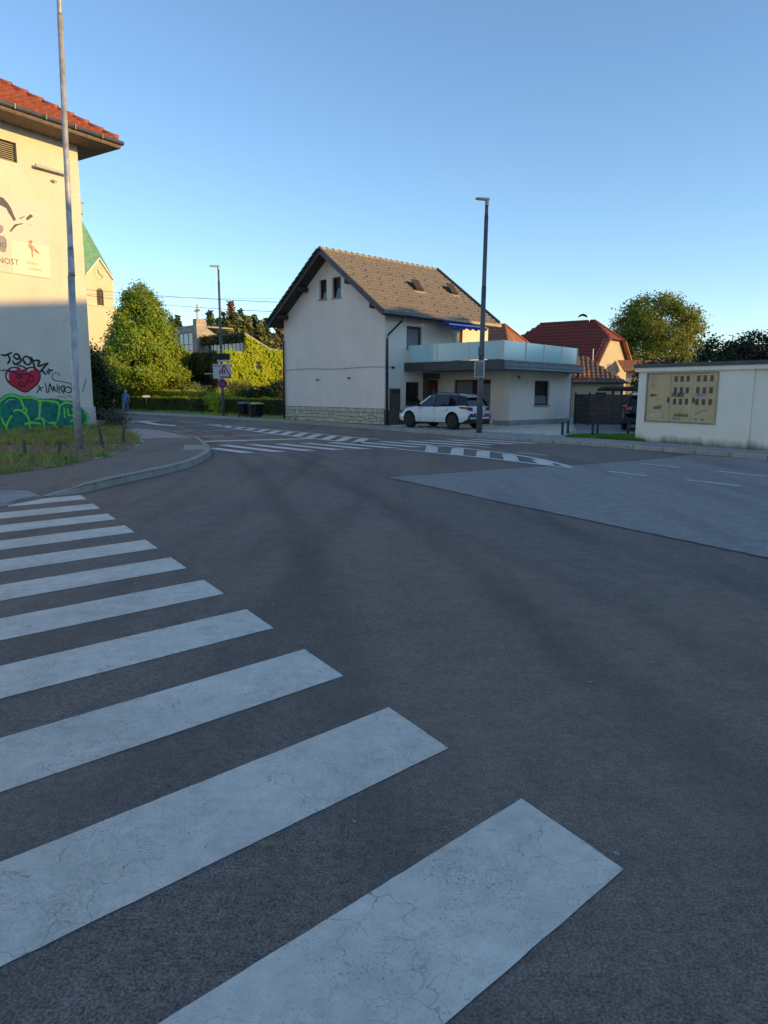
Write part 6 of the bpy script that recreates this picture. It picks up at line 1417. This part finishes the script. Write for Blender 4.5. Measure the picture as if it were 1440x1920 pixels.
    for x in (xr, xf):
        for s_ in (1, -1):
            y0, y1 = .70 * s_, .90 * s_
            m = MB(); m.tube([(x, y0, wr), (x, y0 + .02 * s_, wr), (x, y1 - .02 * s_, wr), (x, y1, wr)], [wr - .03, wr, wr, wr - .03], 28); wh = m.build('wheel', 'rubber', t, True)
            m = MB(); m.tube([(x, y1 + .001 * s_, wr), (x, y1 + .012 * s_, wr)], [.24, .225], 24); m.build('rim', 'cladding', wh)
            for k in range(5):
                a = k * 2 * math.pi / 5 + .3; m = MB(); m.bar((x, y1 + .016 * s_, wr), (x + .22 * math.cos(a), y1 + .016 * s_, wr + .22 * math.sin(a)), .05, .012, (0, 1, 0)); m.build('spoke', 'black_plastic', wh)
    BASE[t.name] = Vector((loc[0], loc[1], .08))
    t.rotation_euler = (0, 0, math.atan2(heading[1], heading[0])); t.scale = (sc_,) * 3
    return t
make_car('parked_car', 'white compact suv with black roof rails parked before the house door', 'car_white', (2.62, 32.0), (-.70, .714), .97)
make_car('parked_car', 'dark blue suv half hidden behind the meter building', 'car_dark', (11.75, 32.2), (.36, .933), 1.04)

# ------------------------------------------------------------------ person
def person():
    bx, by, bz = -19.35, 53.6, .08
    t = thing('person', (bx, by, bz), 'elderly person in blue shirt and trousers walking away along the hedge', 'person')
    S = {'pelvis': (0, 0, .86, .135, .11), 'waist': (0, .02, 1.0, .145, .115), 'chest': (0, .05, 1.2, .165, .12), 'neckb': (0, .09, 1.36, .09, .08), 'neck': (0, .11, 1.42, .052, .052), 'head': (0, .14, 1.50, .078, .088), 'crown': (0, .15, 1.585, .07, .08)}
    for s_, k in ((1, 'r'), (-1, 'l')):
        f = .10 * s_
        S['hip' + k] = (.095 * s_, 0, .80, .092, .095); S['knee' + k] = (.105 * s_, .03 + f, .46, .07, .075); S['ank' + k] = (.11 * s_, -.02 + f * 1.2, .10, .06, .06); S['toe' + k] = (.12 * s_, .13 + f * 1.2, .045, .045, .035)
        S['sho' + k] = (.185 * s_, .06, 1.31, .068, .068); S['elb' + k] = (.26 * s_, .02 - f * .8, 1.06, .05, .05); S['wri' + k] = (.27 * s_, .10 - f * .8, .84, .034, .034); S['palm' + k] = (.27 * s_, .13 - f * .8, .77, .036, .022)
    E = [('pelvis', 'waist'), ('waist', 'chest'), ('chest', 'neckb'), ('neckb', 'neck'), ('neck', 'head'), ('head', 'crown')]
    for k in 'rl':
        E += [('pelvis', 'hip' + k), ('hip' + k, 'knee' + k), ('knee' + k, 'ank' + k), ('ank' + k, 'toe' + k), ('chest', 'sho' + k), ('sho' + k, 'elb' + k), ('elb' + k, 'wri' + k), ('wri' + k, 'palm' + k)]
        s_ = 1 if k == 'r' else -1; px, py, pz = S['palm' + k][:3]
        for i in range(4):
            nm = 'f%d%s' % (i, k); nm2 = 'g%d%s' % (i, k); oy = (i - 1.5) * .018; L = (.06, .07, .066, .05)[i]
            S[nm] = (px - .008 * s_, py + oy, pz - .045, .0095, .0095); S[nm2] = (px - .026 * s_, py + oy + .004, pz - .045 - L * .7, .008, .008); E += [('palm' + k, nm), (nm, nm2)]
        S['th' + k] = (px - .02 * s_, py + .045, pz - .02, .011, .011); S['ti' + k] = (px - .03 * s_, py + .06, pz - .055, .009, .009); E += [('palm' + k, 'th' + k), ('th' + k, 'ti' + k)]
    nm = list(S); idx = {n: i for i, n in enumerate(nm)}
    me = bpy.data.meshes.new('sk'); me.from_pydata([S[n][:3] for n in nm], [(idx[a], idx[b]) for a, b in E], []); me.update()
    ob = bpy.data.objects.new('sk', me); COL.objects.link(ob)
    md_ = ob.modifiers.new('s', 'SKIN'); ss = ob.modifiers.new('u', 'SUBSURF'); ss.levels = 1; ss.render_levels = 1
    sv = me.skin_vertices[0].data
    for n in nm: sv[idx[n]].radius = S[n][3:5]
    for v in sv: v.use_root = False
    sv[idx['pelvis']].use_root = True
    dg = bpy.context.evaluated_depsgraph_get(); m2 = bpy.data.meshes.new_from_object(ob.evaluated_get(dg)); bpy.data.objects.remove(ob)
    mi = []
    for p in m2.polygons:
        c = p.center
        if c.z > 1.385: k = 2
        elif abs(c.x) > .2 and c.z < 1.03: k = 2
        elif c.z < .075: k = 3
        elif c.z < .93: k = 1
        else: k = 0
        mi.append(k)
    o = put('body', m2, ['shirt', 'trousers', 'skin', 'shoe'], t, True); m2.polygons.foreach_set('material_index', mi)
    hv = MB(); c_ = Vector((0, .135, 1.545))
    for i in range(6):
        for j in range(12):
            q = []
            for a, b in ((i, j), (i, j + 1), (i + 1, j + 1), (i + 1, j)):
                ph = a / 6 * 1.75; az = b / 12 * 2 * math.pi; r = .098 + .006 * math.sin(b * 2.1 + a); q.append(c_ + Vector((r * .92 * math.sin(ph) * math.cos(az), -.012 + r * 1.05 * math.sin(ph) * math.sin(az) * (1 if math.sin(az) < 0 else .8), r * math.cos(ph))))
            if i >= 4 and math.sin((j + .5) / 12 * 2 * math.pi) > .2: continue
            hv.face([v + Vector((bx, by, bz)) for v in q])
    hv.build('hair', 'hair_grey', o, True)
    for s_ in (1, -1): m = MB(); m.tube([Vector((bx, by, bz)) + Vector((.088 * s_, .14, 1.52)), Vector((bx, by, bz)) + Vector((.105 * s_, .13, 1.525))], [.03, .022], 7); m.build('ear', 'skin', o)
    m = MB(); B_ = Vector((bx, by, bz))
    m.tube([B_ + Vector(p) for p in ((.12, .0, 1.37), (.02, -.10, 1.2), (-.10, -.10, 1.05), (-.16, .0, .95))], .018, 6); m.build('bag_strap', 'shoe', o)
    wk = thing('walking_stick', (bx - .33, by + .2, bz), 'thin pale walking stick held by the person in blue', 'walking stick')
    m = MB(); m.tube([(bx - .33, by + .24, bz - .01), (bx - .285, by + .21, bz + .80), (bx - .285, by + .14, bz + .83)], .012, 6); m.build('shaft', 'steel', wk)
    m = MB(); m.tube([(bx - .285, by + .24, bz + .81), (bx - .285, by + .10, bz + .83)], .016, 6); m.build('handle', 'timber_soffit', wk)
    t.rotation_euler = (0, 0, 0)
person()

# ------------------------------------------------------------------ buildings out of the picture on the right: they keep the low sun off the crossing
def block(name, label, x0, y0, x1, y1, h, mat):
    t = thing(name, ((x0 + x1) / 2, (y0 + y1) / 2, 0), label, 'building')
    mb = MB(); nf = max(1, int(h / 3)); hol = []
    L = y1 - y0
    for f in range(nf):
        for k in range(int(L / 3.2)): hol.append((.9 + k * 3.2, 2.3 + k * 3.2, .95 + f * 3.0, 2.35 + f * 3.0))
    wall(mb, Vector((x0, y0)), Vector((0, 1)), Vector((-1, 0)), L, 0, h, hol, .15)
    wall(mb, Vector((x1, y0)), Vector((0, 1)), Vector((1, 0)), L, 0, h); wall(mb, Vector((x0, y0)), Vector((1, 0)), Vector((0, -1)), x1 - x0, 0, h); wall(mb, Vector((x0, y1)), Vector((1, 0)), Vector((0, 1)), x1 - x0, 0, h)
    mb.build('wall', mat, t)
    for hh in hol: window(t, Vector((x0, y0)), Vector((0, 1)), Vector((-1, 0)), *hh, 'white_metal', 'window_glass', .1, .06, 1)
    return t
def gable_roof(t, x0, y0, x1, y1, h, rise, mat):
    xm = (x0 + x1) / 2; m = MB(); o = .5
    A = [(x0 - o, y0 - o, h - .2), (x0 - o, y1 + o, h - .2), (xm, y1 + o, h + rise), (xm, y0 - o, h + rise), (x1 + o, y0 - o, h - .2), (x1 + o, y1 + o, h - .2)]
    m.face([A[0], A[3], A[2], A[1]]); m.face([A[3], A[4], A[5], A[2]]); m.face([A[0], A[4], A[3]]); m.face([A[1], A[2], A[5]]); m.build('roof', mat, t)
b1_ = block('apartment_block', 'plain apartment block with tiled roof across the road, right of the view', 27, -42, 37, 18, 12.2, 'cream_house'); gable_roof(b1_, 27, -42, 37, 18, 12.2, 3.2, 'tile_red')
b2_ = block('terrace_house', 'three storey house between the apartment block and the low house, right of the view', 27.5, 19.2, 34.5, 27.0, 9.4, 'plaster_side'); gable_roof(b2_, 27.5, 19.2, 34.5, 27.0, 9.4, 2.35, 'tile_dark_brown')
b3_ = block('low_house', 'low house beyond the meter building, right of the view', 27.5, 28.4, 34.5, 40.0, 6.3, 'plaster_side'); gable_roof(b3_, 27.5, 28.4, 34.5, 40.0, 6.3, 2.6, 'tile_dark_brown')
m = MB(); m.prism([(29, 19.6), (33, 19.6), (33, 24.4), (29, 24.4)], 9.4, 12.15); m.build('roof_shade_box', 'plaster_side', b2_)  # unseen box added to keep sun off part of the house's side wall
